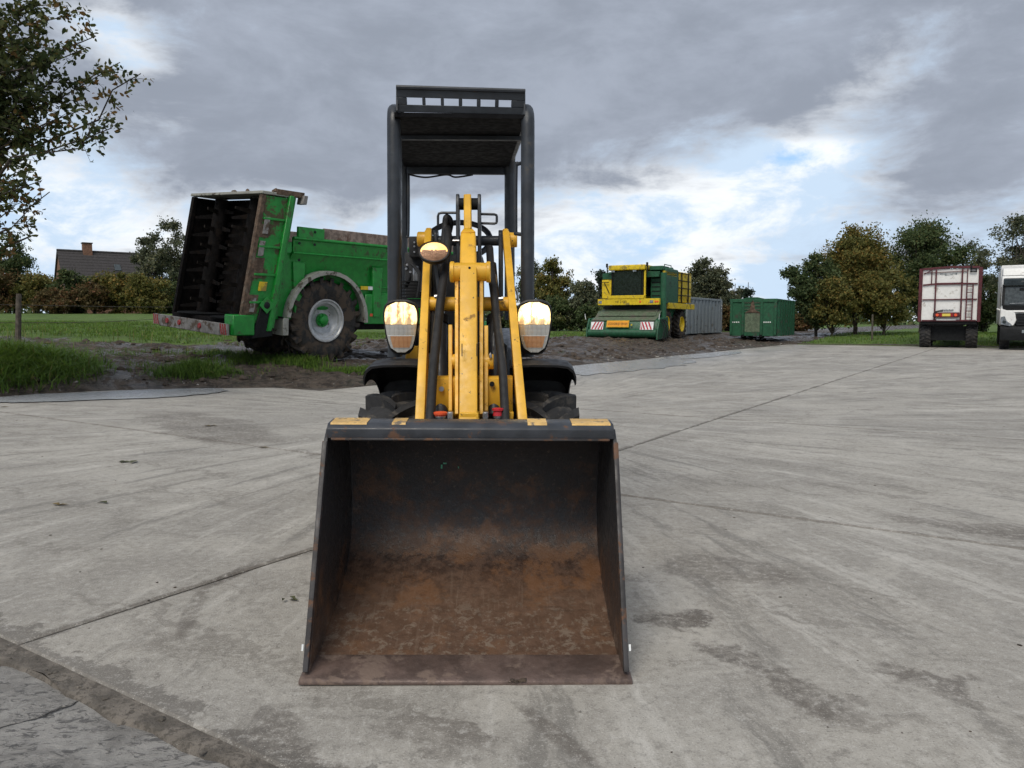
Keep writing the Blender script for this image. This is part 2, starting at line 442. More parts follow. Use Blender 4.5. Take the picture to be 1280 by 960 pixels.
    c = nt.mix(nt.m('MULTIPLY', nt.step(fine, 0.50, 0.66), 0.50), c, tuple(0.50 * q for q in base_d))
    c = nt.mix(nt.m('MULTIPLY', nt.step(fine, 0.48, 0.34), 0.42), c, (0.58, 0.56, 0.52))
    c = nt.mix(nt.m('MULTIPLY', nt.step(grit, 0.57, 0.66), 0.50), c, (0.10, 0.095, 0.088))
    c = nt.mix(nt.m('MULTIPLY', nt.step(grit, 0.41, 0.33), 0.50), c, (0.70, 0.68, 0.63))
    nt.put(p.inputs['Base Color'], c)
    # the slabs are still damp towards the muddy verge
    wet = nt.m('MULTIPLY', nt.step(b, -5.5, -8.6), nt.step(nt.m('ADD', t, nt.m('MULTIPLY', big, 8.0)), 12.0, 19.0))
    wet = nt.m('MULTIPLY', wet, nt.step(mid, 0.36, 0.52))
    nt.put(p.inputs['Roughness'], nt.m('SUBTRACT', nt.step(mid, 0.4, 0.6, 0.68, 0.86), nt.m('MULTIPLY', wet, 0.50)))
    p.inputs['Specular IOR Level'].default_value = 0.4
    h = nt.m('ADD', nt.m('MULTIPLY', fine, 0.8), nt.m('MULTIPLY', grit, 0.5))
    h = nt.m('ADD', h, nt.m('MULTIPLY', s2, 0.5))
    bp = nt.new('ShaderNodeBump', Strength=0.5, Distance=0.008, Height=h)
    nt.put(p.inputs['Normal'], bp.outputs[0])


STAINS = [(-4.6, 10.0, -2.2, 7.1, 0.55, 0.75), (0.62, 2.82, 1.08, 2.22, 0.095, 0.95), (1.24, 2.58, 1.42, 2.28, 0.12, 0.85),
          (0.50, 3.00, 0.76, 2.95, 0.10, 1.0), (2.2, 4.7, 3.0, 4.0, 0.16, 0.8), (0.75, 3.75, 1.3, 3.35, 0.22, 0.7),
          (-0.80, 2.30, -0.50, 1.80, 0.12, 0.8), (0.0, 2.32, 0.24, 1.92, 0.035, 0.75), (-0.40, 2.2, -0.05, 2.0, 0.10, 0.6),
          (-1.22, 3.72, -1.37, 3.28, 0.05, 0.9), (1.5, 2.25, 1.8, 1.95, 0.12, 0.7), (-1.36, 3.34, -1.22, 2.75, 0.04, 0.7)]
mat_concrete('concrete', (0.435, 0.408, 0.360), (0.325, 0.304, 0.270))


def mat_asphalt():
    m, nt, p = mat_begin('broken_asphalt')
    P = nt.new('ShaderNodeNewGeometry').outputs['Position']
    a = nt.noise(P, 3.0, 8, 0.7, 0.6)
    fl = nt.noise(nt.vm('MULTIPLY', P, (1.0, 1.9, 1.0)), 17.0, 7, 0.78, 0.7)
    g = nt.noise(P, 120, 4, 0.8)
    vo = nt.new('ShaderNodeTexVoronoi', {'feature': 'DISTANCE_TO_EDGE'}, Scale=1.3, Vector=nt.vm('ADD', P, nt.vm('SCALE', nt.new('ShaderNodeTexNoise', Scale=3.0, Detail=6.0, Vector=P).outputs['Color'], 0.55)))
    crack = nt.step(vo.outputs['Distance'], 0.018, 0.0)
    c = nt.mix(nt.step(a, 0.4, 0.6), (0.25, 0.238, 0.220), (0.41, 0.392, 0.365))
    c = nt.mix(nt.m('MULTIPLY', nt.step(fl, 0.51, 0.60), 0.80), c, (0.070, 0.068, 0.067))
    c = nt.mix(nt.m('MULTIPLY', nt.step(g, 0.6, 0.72), 0.6), c, (0.42, 0.41, 0.40))
    c = nt.mix(crack, c, (0.03, 0.028, 0.026))
    nt.put(p.inputs['Base Color'], c)
    p.inputs['Roughness'].default_value = 0.75
    h = nt.m('ADD', nt.m('MULTIPLY', fl, 1.0), nt.m('MULTIPLY', g, 0.35))
    h = nt.m('SUBTRACT', h, nt.m('MULTIPLY', crack, 1.5))
    bp = nt.new('ShaderNodeBump', Strength=0.8, Distance=0.025, Height=h)
    nt.put(p.inputs['Normal'], bp.outputs[0])


mat_asphalt()


def mat_ground():
    """mud, thin grass and field: the share of mud is stored on the sheet, the rest is grain"""
    m, nt, p = mat_begin('field_ground')
    P = nt.new('ShaderNodeNewGeometry').outputs['Position']
    mud = nt.new('ShaderNodeAttribute', {'attribute_name': 'mud'}).outputs['Fac']
    a = nt.noise(P, 0.8, 7, 0.65, 0.5)
    b = nt.noise(P, 5.0, 8, 0.72, 0.6)
    f = nt.noise(P, 22.0, 6, 0.75)
    g = nt.mix(nt.step(a, 0.4, 0.6), (0.070, 0.125, 0.022), (0.110, 0.180, 0.034))
    g = nt.mix(nt.m('MULTIPLY', nt.step(b, 0.5, 0.7), 0.6), g, (0.125, 0.130, 0.045))
    g = nt.mix(nt.m('MULTIPLY', nt.step(f, 0.52, 0.7), 0.5), g, (0.030, 0.052, 0.012))
    d = nt.mix(nt.step(b, 0.40, 0.60), (0.030, 0.022, 0.016), (0.105, 0.080, 0.060))
    d = nt.mix(nt.m('MULTIPLY', nt.step(f, 0.54, 0.70), 0.6), d, (0.185, 0.155, 0.125))
    k = nt.step(nt.m('ADD', mud, nt.m('MULTIPLY', nt.m('SUBTRACT', b, 0.5), 0.9)), 0.40, 0.62)
    nt.put(p.inputs['Base Color'], nt.mix(k, g, d))
    wet = nt.m('MULTIPLY', k, nt.step(nt.noise(P, 1.1, 6, 0.7, 0.8), 0.47, 0.53))
    nt.put(p.inputs['Roughness'], nt.m('SUBTRACT', 0.92, nt.m('MULTIPLY', wet, 0.62)))
    p.inputs['Specular IOR Level'].default_value = 0.4
    bp = nt.new('ShaderNodeBump', Strength=0.9, Distance=0.06, Height=nt.m('ADD', b, nt.m('MULTIPLY', f, 0.6)))
    nt.put(p.inputs['Normal'], bp.outputs[0])


mat_ground()


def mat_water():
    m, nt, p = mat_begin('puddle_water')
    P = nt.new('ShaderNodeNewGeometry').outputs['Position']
    p.inputs['Base Color'].default_value = (0.44, 0.45, 0.455, 1)  # bright sky glare put into the base colour, paler than real water
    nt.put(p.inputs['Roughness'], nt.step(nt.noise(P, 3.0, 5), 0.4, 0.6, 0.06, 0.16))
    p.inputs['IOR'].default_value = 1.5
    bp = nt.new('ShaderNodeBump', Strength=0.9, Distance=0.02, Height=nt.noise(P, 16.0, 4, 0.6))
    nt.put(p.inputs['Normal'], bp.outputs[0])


mat_water()


# ------------------------------------------------------------------ mesh helpers
def basis(d, up=Vector((0, 0, 1))):
    d = d.normalized()
    if abs(d.dot(up)) > 0.98:
        up = Vector((0, 1, 0))
    s = d.cross(up).normalized()
    return s, s.cross(d).normalized(), d


class MB:
    def __init__(self):
        self.v, self.f = [], []

    def add(self, vs, fs):
        o = len(self.v)
        self.v += [Vector(q) for q in vs]
        self.f += [tuple(i + o for i in q) for q in fs]
        return self

    def box(self, c, s, rot=None):
        hx, hy, hz = s[0] / 2, s[1] / 2, s[2] / 2
        vs = [Vector((sx * hx, sy * hy, sz * hz)) for sz in (-1, 1) for sy in (-1, 1) for sx in (-1, 1)]
        if rot is not None:
            vs = [rot @ q for q in vs]
        c = Vector(c)
        return self.add([q + c for q in vs], [(0, 2, 3, 1), (4, 5, 7, 6), (0, 1, 5, 4), (2, 6, 7, 3), (0, 4, 6, 2), (1, 3, 7, 5)])

    def span(self, lo, hi):
        lo, hi = Vector(lo), Vector(hi)
        return self.box((lo + hi) / 2, hi - lo)

    def bar(self, a, b, wx, wd, up=Vector((1, 0, 0)), wx2=None, wd2=None):
        """a rectangular bar from a to b: wx wide along up, wd across"""
        a, b = Vector(a), Vector(b)
        d = (b - a).normalized()
        s = (up - d * up.dot(d)).normalized()
        q = d.cross(s)
        wx2 = wx if wx2 is None else wx2
        wd2 = wd if wd2 is None else wd2
        vs = [a + s * (i * wx / 2) + q * (j * wd / 2) for i, j in ((-1, -1), (1, -1), (1, 1), (-1, 1))]
        vs += [b + s * (i * wx2 / 2) + q * (j * wd2 / 2) for i, j in ((-1, -1), (1, -1), (1, 1), (-1, 1))]
        return self.add(vs, [(0, 3, 2, 1), (4, 5, 6, 7), (0, 1, 5, 4), (1, 2, 6, 5), (2, 3, 7, 6), (3, 0, 4, 7)])

    def tube(self, pts, r, n=10, cap=True):
        pts = [Vector(q) for q in pts]
        rs = r if isinstance(r, (list, tuple)) else [r] * len(pts)
        vs, fs = [], []
        ps = None
        for i, q in enumerate(pts):
            d = (pts[min(i + 1, len(pts) - 1)] - pts[max(i - 1, 0)]).normalized()
            if ps is None:
                s, u, _ = basis(d)
            else:
                s = (ps - d * ps.dot(d)).normalized()
                u = s.cross(d).normalized()
            ps = s
            for k in range(n):
                a = 2 * math.pi * k / n
                vs.append(q + (s * math.cos(a) + u * math.sin(a)) * rs[i])
        for i in range(len(pts) - 1):
            for k in range(n):
                k2 = (k + 1) % n
                fs.append((i * n + k, i * n + k2, (i + 1) * n + k2, (i + 1) * n + k))
        if cap:
            fs.append(tuple(reversed(range(n))))
            fs.append(tuple(range((len(pts) - 1) * n, len(pts) * n)))
        return self.add(vs, fs)

    def prism(self, poly, a0, a1, axis='x'):
        """a flat outline given in the two other axes, pushed from a0 to a1 along axis"""
        def mk(p, a):
            return {'x': (a, p[0], p[1]), 'y': (p[0], a, p[1]), 'z': (p[0], p[1], a)}[axis]
        n = len(poly)
        vs = [mk(p, a0) for p in poly] + [mk(p, a1) for p in poly]
        fs = [tuple(range(n)), tuple(reversed(range(n, 2 * n)))]
        fs += [(i, n + i, n + (i + 1) % n, (i + 1) % n) for i in range(n)]
        return self.add(vs, fs)

    def lathe(self, prof, n=32, c=(0, 0, 0), axis='x', open0=False, open1=False):
        """prof: (along, radius) pairs turned round the axis through c"""
        c = Vector(c)
        vs, fs = [], []
        for a, r in prof:
            for k in range(n):
                t = 2 * math.pi * k / n
                q = {'x': (a, r * math.cos(t), r * math.sin(t)), 'y': (r * math.cos(t), a, r * math.sin(t)), 'z': (r * math.cos(t), r * math.sin(t), a)}[axis]
                vs.append(c + Vector(q))
        for i in range(len(prof) - 1):
            for k in range(n):
                k2 = (k + 1) % n
                fs.append((i * n + k, i * n + k2, (i + 1) * n + k2, (i + 1) * n + k))
        if prof[0][1] > 1e-4 and not open0:
            fs.append(tuple(reversed(range(n))))
        if prof[-1][1] > 1e-4 and not open1:
            fs.append(tuple(range((len(prof) - 1) * n, len(prof) * n)))
        return self.add(vs, fs)

    def ribbon(self, prof, a0, a1, th, axis='x'):
        """a bent plate: an open outline with thickness, pushed along axis"""
        pts = [Vector((p[0], p[1])) for p in prof]
        nrm = []
        for i in range(len(pts)):
            d = (pts[min(i + 1, len(pts) - 1)] - pts[max(i - 1, 0)]).normalized()
            nrm.append(Vector((-d.y, d.x)))
        poly = [(q.x, q.y) for q in pts] + [((q + k * th).x, (q + k * th).y) for q, k in zip(reversed(pts), reversed(nrm))]
        n = len(poly)
        m = len(pts)

        def mk(p, a):
            return {'x': (a, p[0], p[1]), 'y': (p[0], a, p[1]), 'z': (p[0], p[1], a)}[axis]
        vs = [mk(p, a0) for p in poly] + [mk(p, a1) for p in poly]
        fs = [(i, n + i, n + (i + 1) % n, (i + 1) % n) for i in range(n)]
        for i in range(m - 1):
            j, k = n - 1 - i, n - 2 - i
            fs.append((i, i + 1, k, j))
            fs.append((n + i, n + j, n + k, n + i + 1))
        return self.add(vs, fs)

    def build(self, name, material, parent=None, bevel=0.0, seg=1, smooth=True, M=None):
        me = bpy.data.meshes.new(name)
        me.from_pydata([tuple(M @ q) if M else tuple(q) for q in self.v], [], self.f)
        bm = bmesh.new()
        bm.from_mesh(me)
        bmesh.ops.recalc_face_normals(bm, faces=bm.faces)
        if bevel:
            es = [e for e in bm.edges if len(e.link_faces) == 2 and e.calc_face_angle(0) > R(40)]
            bmesh.ops.bevel(bm, geom=es, offset=bevel, segments=seg, affect='EDGES', profile=0.6, clamp_overlap=True)
        bm.to_mesh(me)
        bm.free()
        if smooth:
            me.polygons.foreach_set('use_smooth', [True] * len(me.polygons))
            me.set_sharp_from_angle(angle=R(38))
        me.materials.append(MATS[material])
        o = bpy.data.objects.new(name, me)
        COL.objects.link(o)
        if parent is not None:
            o.parent = parent
        return o


def tag(o, label=None, cat=None, group=None, kind=None):
    for k, v in (('label', label), ('category', cat), ('group', group), ('kind', kind)):
        if v:
            o[k] = v
    return o


def thing(name, loc, rz, label, cat, group=None):
    o = bpy.data.objects.new(name, None)
    o.empty_display_size = 0.2
    o.location = loc
    o.rotation_euler = (0, 0, rz)
    COL.objects.link(o)
    return tag(o, label, cat, group)


def raw_mesh(name, V, loops_per_face, F, material, parent=None, attrs=None, smooth=False):
    """fast mesh from arrays; every face has loops_per_face corners"""
    me = bpy.data.meshes.new(name)
    V = np.asarray(V, dtype=np.float32)
    F = np.asarray(F, dtype=np.int32).reshape(-1, loops_per_face)
    me.vertices.add(len(V))
    me.vertices.foreach_set('co', V.ravel())
    me.loops.add(F.size)
    me.loops.foreach_set('vertex_index', F.ravel())
    me.polygons.add(len(F))
    me.polygons.foreach_set('loop_start', np.arange(0, F.size, loops_per_face, dtype=np.int32))
    me.update(calc_edges=True)
    for k, (dom, arr) in (attrs or {}).items():
        a = me.attributes.new(k, 'FLOAT', dom)
        a.data.foreach_set('value', np.asarray(arr, dtype=np.float32))
    if smooth:
        me.polygons.foreach_set('use_smooth', [True] * len(F))
    me.materials.append(MATS[material])
    o = bpy.data.objects.new(name, me)
    COL.objects.link(o)
    if parent is not None:
        o.parent = parent
    return o


def lettering(text, size, material, parent, M, name='lettering', th=0.004, width=None):
    cu = bpy.data.curves.new(name, 'FONT')
    cu.body = text
    cu.size = size
    cu.extrude = th / 2
    cu.align_x = 'CENTER'
    cu.align_y = 'CENTER'
    tmp = bpy.data.objects.new('tmp', cu)
    COL.objects.link(tmp)
    me = bpy.data.meshes.new_from_object(tmp.evaluated_get(bpy.context.evaluated_depsgraph_get()))
    bpy.data.objects.remove(tmp)
    bpy.data.curves.remove(cu)
    if width:
        xs = [v.co.x for v in me.vertices]
        k = width / (max(xs) - min(xs))
        for v in me.vertices:
            v.co.x *= k
    me.transform(M)
    me.materials.clear()
    me.materials.append(MATS[material])
    me.name = name
    o = bpy.data.objects.new(name, me)
    COL.objects.link(o)
    o.parent = parent
    return o


def sst(a, b, x):
    t = np.clip((np.asarray(x, dtype=float) - a) / (b - a), 0, 1)
    return t * t * (3 - 2 * t)


def vnoise(x, y, seed=0):
    xi, yi = np.floor(x).astype(np.int64), np.floor(y).astype(np.int64)
    xf, yf = x - xi, y - yi
    u, v = xf * xf * (3 - 2 * xf), yf * yf * (3 - 2 * yf)

    def h(i, j):
        k = (i * 374761393 + j * 668265263 + seed * 982451653) & 0x7fffffff
        k = ((k ^ (k >> 13)) * 1274126177) & 0x7fffffff
        return ((k ^ (k >> 16)) & 0xffff) / 65535.0
    return (h(xi, yi) * (1 - u) + h(xi + 1, yi) * u) * (1 - v) + (h(xi, yi + 1) * (1 - u) + h(xi + 1, yi + 1) * u) * v


def fbm(x, y, seed=0, o=4):
    s, a, t = 0, 1.0, 0
    x, y = np.asarray(x, dtype=float), np.asarray(y, dtype=float)
    for i in range(o):
        s = s + a * vnoise(x * 2 ** i, y * 2 ** i, seed + i)
        t += a
        a *= 0.55
    return s / t

# ------------------------------------------------------------------ ground
T_NEAR, T_FAR = 1.30, 40.0


def yard_edge(t):
    """how far to the left (in b) the concrete reaches at t"""
    return -9.8 - 3.3 * (1 - sst(6.5, 11.0, t))


def outside(x, y):
    x, y = np.asarray(x, dtype=float), np.asarray(y, dtype=float)
    t = x * E1.x + y * E1.y
    b = x * E2.x + y * E2.y
    dl = yard_edge(t) - b
    de = t - T_FAR
    return np.maximum(np.maximum(dl, de), b - 40.0), dl, de


def ground_z(x, y, detail=True):
    d, dl, de = outside(x, y)
    x, y = np.asarray(x, dtype=float), np.asarray(y, dtype=float)
    side = sst(-0.6, 0.3, dl) * 0.06 + np.clip(dl / 4.2, 0, 1) * 0.31
    end = sst(-0.6, 0.3, de) * 0.05 + sst(1.0, 12.0, de) * 0.33
    z = -0.10 + np.maximum(side, end)  + 0.10 * sst(-0.8, 0.1, d)
    z = z + 0.24 * sst(4.5, 13.0, dl) * sst(3.0, -3.0, x)
    left = sst(6.0, 15.0, -x)
    z = z + left * (0.26 * sst(11.5, 21.0, y) + 0.85 * sst(20, 60, y))
    z = z + 0.34 * np.exp(-(((x + 9.3) / 1.8) ** 2 + ((y - 13.9) / 1.4) ** 2))
    z = z - 0.16 * np.exp(-(((x + 5.9) / 1.5) ** 2 + ((y - 12.3) / .75) ** 2)) * sst(3.5, 1.0, dl)
    if detail:
        m = mud_share(x, y)
        ruts = (fbm(x * 0.9, y * 0.9, 3) - 0.5) * 0.30 + (fbm(x * 3.3, y * 3.3, 9) - 0.5) * 0.16
        z = z + ruts * sst(-0.3, 1.2, d) * (0.22 + 0.78 * m) * (1 - 0.75 * sst(30, 60, y))
    far = np.hypot(x, y)
    return z + sst(150, 900, far) * 0.0


def mud_share(x, y):
    d, dl, de = outside(x, y)
    x, y = np.asarray(x, dtype=float), np.asarray(y, dtype=float)
    n = fbm(x * 0.33, y * 0.33, 21)
    wdt = 10.0 + 5.0 * (n - 0.5) - 2.0 * sst(-2.0, 4.0, x)
    m = 1 - sst(wdt - 1.2, wdt + 1.2, dl)
    m = m * (0.62 + 0.38 * sst(0.34, 0.55, fbm(x * 0.55 + 7, y * 0.55, 33)) * 1.0 + 0.5 * sst(1.0, 5.0, x))
    m = np.clip(m, 0, 1)
    end = 0.75 * (1 - sst(0.2, 1.4 + n, np.abs(de))) * sst(-1, 0.5, de)
    m = np.where(dl > -0.5, m, np.maximum(end, 0))
    bank = np.exp(-(((x + 9.6) / 1.9) ** 2 + ((y - 14.2) / 1.2) ** 2) * 1.4)
    m = m * (1 - np.clip(bank * 1.6, 0, 1))
    m = m * (1 - 0.95 * sst(19.5, 23.0, y) * sst(9.0, 12.5, -x))
    return np.clip(m, 0, 1)


def build_ground():
    ang = np.concatenate([np.linspace(-180, -48, 34)[:-1], np.linspace(-48, 48, 430)[:-1], np.linspace(48, 180, 34)[:-1]])
    rad = np.concatenate([[0.3], np.geomspace(1.0, 8.0, 14)[:-1], np.geomspace(8.0, 70.0, 300)[:-1], np.geomspace(70, 3000, 46)])
    A, Rr = np.meshgrid(np.radians(ang), rad)
    X, Y = Rr * np.sin(A), Rr * np.cos(A)
    Z = ground_z(X, Y)
    d, dl, de = outside(X, Y)
    Z = np.where(d < -0.8, -0.14, Z)
    na, nr = len(ang), len(rad)
    i, j = np.meshgrid(np.arange(nr - 1), np.arange(na), indexing='ij')
    j2 = (j + 1) % na
    F = np.stack([i * na + j, (i + 1) * na + j, (i + 1) * na + j2, i * na + j2], -1).reshape(-1, 4)[:, ::-1]
    o = raw_mesh('ground', np.stack([X, Y, Z], -1).reshape(-1, 3), 4, F, 'field_ground', attrs={'mud': ('POINT', mud_share(X, Y).ravel())}, smooth=True)
    tag(o, 'churned mud verge and green grass field around the yard', kind='structure')


build_ground()


def tb(t, b, z=0.0):
    q = E1 * t + E2 * b
    return Vector((q.x, q.y, z))


yard = bpy.data.objects.new('concrete_yard', None)
COL.objects.link(yard)
tag(yard, 'pale grey concrete yard of large cast slabs', kind='structure')
TS = [T_NEAR, 4.72, 9.10, 13.5, 17.9, 22.3, 26.7, 31.1, 35.5, T_FAR]
BS = [-9.8, -3.0, 3.7, 10.4, 17.1, 23.8]


def slab(t0, t1, b0, b1):
    g = 0.008
    mb = MB()
    n = 14

    def side(p, q):
        return [p + (q - p) * (k / n) for k in range(n)]
    cs = [tb(t0 + g, b0 + g), tb(t1 - g, b0 + g), tb(t1 - g, b1 - g), tb(t0 + g, b1 - g)]
    ring = []
    for k in range(4):
        ring += side(cs[k], cs[(k + 1) % 4])
    cen = sum(cs, Vector()) / 4
    out = []
    for q in ring:
        jit = 0.006 * (mnoise.noise(Vector((q.x * 2.3, q.y * 2.3, 1.0))) + 0.5 * mnoise.noise(Vector((q.x * 9, q.y * 9, 4.0))))
        out.append(q + (cen - q).normalized() * max(-0.003, jit))
    m = len(out)
    top = [Vector((q.x, q.y, -0.007)) for q in out]
    inn = [q + (cen - q).normalized() * 0.014 for q in out]
    inn = [Vector((q.x, q.y, 0.0)) for q in inn]
    bot = [Vector((q.x, q.y, -0.09)) for q in out]
    mb.add(inn + top + bot, [tuple(range(m))] + [(i, m + i, m + (i + 1) % m, (i + 1) % m) for i in range(m)] + [(m + i, 2 * m + i, 2 * m + (i + 1) % m, m + (i + 1) % m) for i in range(m)])
    return mb.build('slab', 'concrete', yard, smooth=False)


for i in range(len(TS) - 1):
    for j in range(len(BS) - 1):
        slab(TS[i], TS[i + 1], BS[j], BS[j + 1])
slab(TS[0], TS[1], -14.6, -9.8)
slab(TS[1], TS[2], -14.6, -9.8)
mat('joint_dirt', (0.085, 0.072, 0.058), 0.95, vary=0.3, bump=0.6, bscale=60)
mb = MB()
mb.add([tb(T_NEAR + .005, -14.6, -0.022), tb(T_FAR, -14.6, -0.022), tb(T_FAR, 23.8, -0.022), tb(T_NEAR + .005, 23.8, -0.022)], [(0, 1, 2, 3)])
mb.build('joint_bed', 'joint_dirt', yard)

# the older broken asphalt in front of the slabs
asphalt = []
ts = np.concatenate([np.linspace(-40, -2, 12)[:-1], np.linspace(-2, T_NEAR - 0.07, 60)])
bs = np.concatenate([np.linspace(-14, -4.2, 12)[:-1], np.linspace(-4.2, 1.5, 100)[:-1], np.linspace(1.5, 40, 14)])
Tg, Bg = np.meshgrid(ts, bs, indexing='ij')
wv = 0.045 * (fbm(Bg * 1.7, Bg * 0 + 3.0, 5) - 0.5) * 2
Tg = Tg + wv * sst(-1, T_NEAR, Tg)
Xa, Ya = Tg * E1.x + Bg * E2.x, Tg * E1.y + Bg * E2.y
Za = -0.020 + (fbm(Xa * 2.2, Ya * 2.2, 12) - 0.5) * 0.018 + (fbm(Xa * 11, Ya * 11, 17) - 0.5) * 0.014
na, nb = Tg.shape
ii, jj = np.meshgrid(np.arange(na - 1), np.arange(nb - 1), indexing='ij')
F = np.stack([ii * nb + jj, (ii + 1) * nb + jj, (ii + 1) * nb + jj + 1, ii * nb + jj + 1], -1).reshape(-1, 4)[:, ::-1]
o = raw_mesh('asphalt_road', np.stack([Xa, Ya, Za], -1).reshape(-1, 3), 4, F, 'broken_asphalt', smooth=True)
tag(o, 'rough cracked grey asphalt before the concrete slabs', kind='structure')
# soil packed into the gap between asphalt and concrete
bs2 = np.linspace(-12, 12, 300)
us = np.linspace(0, 1, 7)
U, Bq = np.meshgrid(us, bs2, indexing='ij')
Tq = T_NEAR + 0.02 - (1 - U) * (0.085 + 0.13 * (fbm(Bq * 1.3, Bq * 0, 8) - 0.45) + 0.07 * (fbm(Bq * 6, U * 3, 2) - 0.5) + 0.04 * (fbm(Bq * 23, U * 3, 4) - 0.5))
Zq = -0.0075 + 0.008 * (fbm(Bq * 14, U * 6, 6) - 0.5)
Zq = np.where(U == 0, -0.03, Zq)
Xq, Yq = Tq * E1.x + Bq * E2.x, Tq * E1.y + Bq * E2.y
na, nb = U.shape
ii, jj = np.meshgrid(np.arange(na - 1), np.arange(nb - 1), indexing='ij')
F = np.stack([ii * nb + jj, (ii + 1) * nb + jj, (ii + 1) * nb + jj + 1, ii * nb + jj + 1], -1).reshape(-1, 4)[:, ::-1]
mat('packed_soil', (0.165, 0.145, 0.122), 0.95, vary=0.3, dirt=(0.10, 0.088, 0.074), dirt_amt=0.6, dirt_scale=38, bump=1.0, bscale=90)
o = raw_mesh('dirt_strip', np.stack([Xq, Yq, Zq], -1).reshape(-1, 3), 4, F, 'packed_soil', smooth=True)
tag(o, 'brown soil packed along the joint of asphalt and concrete', kind='structure')


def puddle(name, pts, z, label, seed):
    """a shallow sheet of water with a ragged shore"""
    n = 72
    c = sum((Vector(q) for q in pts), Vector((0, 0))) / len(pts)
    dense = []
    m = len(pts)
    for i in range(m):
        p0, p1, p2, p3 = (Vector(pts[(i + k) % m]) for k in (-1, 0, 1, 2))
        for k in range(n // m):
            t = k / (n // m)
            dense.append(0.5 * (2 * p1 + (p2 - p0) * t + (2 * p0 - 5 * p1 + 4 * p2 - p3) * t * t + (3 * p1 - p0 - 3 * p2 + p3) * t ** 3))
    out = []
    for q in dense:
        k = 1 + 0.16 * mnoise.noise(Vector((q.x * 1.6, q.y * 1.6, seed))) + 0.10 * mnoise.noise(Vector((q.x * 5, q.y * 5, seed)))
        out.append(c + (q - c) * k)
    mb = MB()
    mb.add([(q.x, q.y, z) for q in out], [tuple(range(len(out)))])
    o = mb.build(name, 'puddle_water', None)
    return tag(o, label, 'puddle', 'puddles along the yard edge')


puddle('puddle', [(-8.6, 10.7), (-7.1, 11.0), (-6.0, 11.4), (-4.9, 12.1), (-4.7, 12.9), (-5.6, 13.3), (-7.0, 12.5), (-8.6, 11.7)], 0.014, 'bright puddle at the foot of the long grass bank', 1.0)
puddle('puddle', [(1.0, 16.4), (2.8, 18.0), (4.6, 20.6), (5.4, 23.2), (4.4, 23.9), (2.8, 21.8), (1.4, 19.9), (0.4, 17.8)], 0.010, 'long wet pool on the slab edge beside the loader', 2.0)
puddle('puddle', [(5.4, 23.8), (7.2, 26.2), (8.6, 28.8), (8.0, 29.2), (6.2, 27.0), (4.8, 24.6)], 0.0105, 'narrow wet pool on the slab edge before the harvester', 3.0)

# ------------------------------------------------------------------ tyres
def tyre_mb(R0, W, rim, lugs, lug_h, lug_w, sweep, crown=0.02):
    """a bar-lug tyre turned round x, centre at the origin"""
    h = W / 2
    mb = MB()
    mb.lathe([(-h * .80, rim), (-h * .98, rim + (R0 - rim) * .35), (-h, rim + (R0 - rim) * .62), (-h * .93, R0 - lug_h * 1.6), (-h * .78, R0 - lug_h * .8),
              (-h * .4, R0 - lug_h * .15), (0, R0), (h * .4, R0 - lug_h * .15), (h * .78, R0 - lug_h * .8), (h * .93, R0 - lug_h * 1.6),
              (h, rim + (R0 - rim) * .62), (h * .98, rim + (R0 - rim) * .35), (h * .80, rim)], 48, open0=True, open1=True)
    st = 7
    for s in (-1, 1):
        for k in range(lugs):
            a0 = 2 * math.pi * (k + (0.5 if s > 0 else 0)) / lugs
            vs, fs = [], []
            for j in range(st):
                q = j / (st - 1)
                x = s * (-0.10 * h + 1.09 * h * q)
                a = a0 + sweep * q ** 0.85
                rad = R0 - lug_h * (0.05 + 0.5 * q ** 3) + lug_h
                low = R0 - lug_h * (1.0 + 1.8 * q ** 3)
                wd = lug_w * (0.75 + 0.4 * q)
                for r_, dw in ((low, 0.62), (rad, 0.42), (rad, -0.42), (low, -0.62)):
                    aa = a + dw * wd / R0
                    vs.append((x, r_ * math.cos(aa), r_ * math.sin(aa)))
            for j in range(st - 1):
                for e in range(3):
                    fs.append((j * 4 + e, j * 4 + e + 1, (j + 1) * 4 + e + 1, (j + 1) * 4 + e))
            fs += [(0, 1, 2, 3), tuple((st - 1) * 4 + e for e in (3, 2, 1, 0))]
            mb.add(vs, fs)
    return mb


# ------------------------------------------------------------------ the loader
LO = Vector((-0.148, 2.41, 0))
loader = thing('wheel_loader', LO, 0, 'yellow and black compact wheel loader with canopy, lit headlights and rusty front bucket', 'loader')


def L(px, py, Y):
    return at(px, py, Y) - LO


# bucket: one part, its plates sub-parts
bk = bpy.data.objects.new('bucket', None)
COL.objects.link(bk)
bk.parent = loader
bk.rotation_euler = (0, R(0.35), R(0.8))
tag(bk, 'rusty open bucket with dark grey rim')
HW = 0.520
prof = [(0.03, 0.018), (0.20, 0.034), (0.36, 0.062), (0.50, 0.105), (0.62, 0.150), (0.70, 0.195), (0.755, 0.255), (0.785, 0.335), (0.79, 0.46), (0.775, 0.58), (0.735, 0.68), (0.66, 0.745), (0.54, 0.775), (0.42, 0.778)]
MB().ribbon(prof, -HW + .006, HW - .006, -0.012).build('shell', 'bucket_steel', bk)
MB().prism([(0, 0.0), (0.16, 0.012), (0.165, 0.030), (0.15, 0.036), (0.012, 0.019), (0, 0.012)], -0.538, 0.538).build('cutting_edge', 'cutting_steel', bk, bevel=0.003)
side_poly = [(0.045, 0.012)] + [(p[0] + .004, p[1] - 0.006) for p in prof[1:]] + [(0.40, 0.778), (0.345, 0.73)]
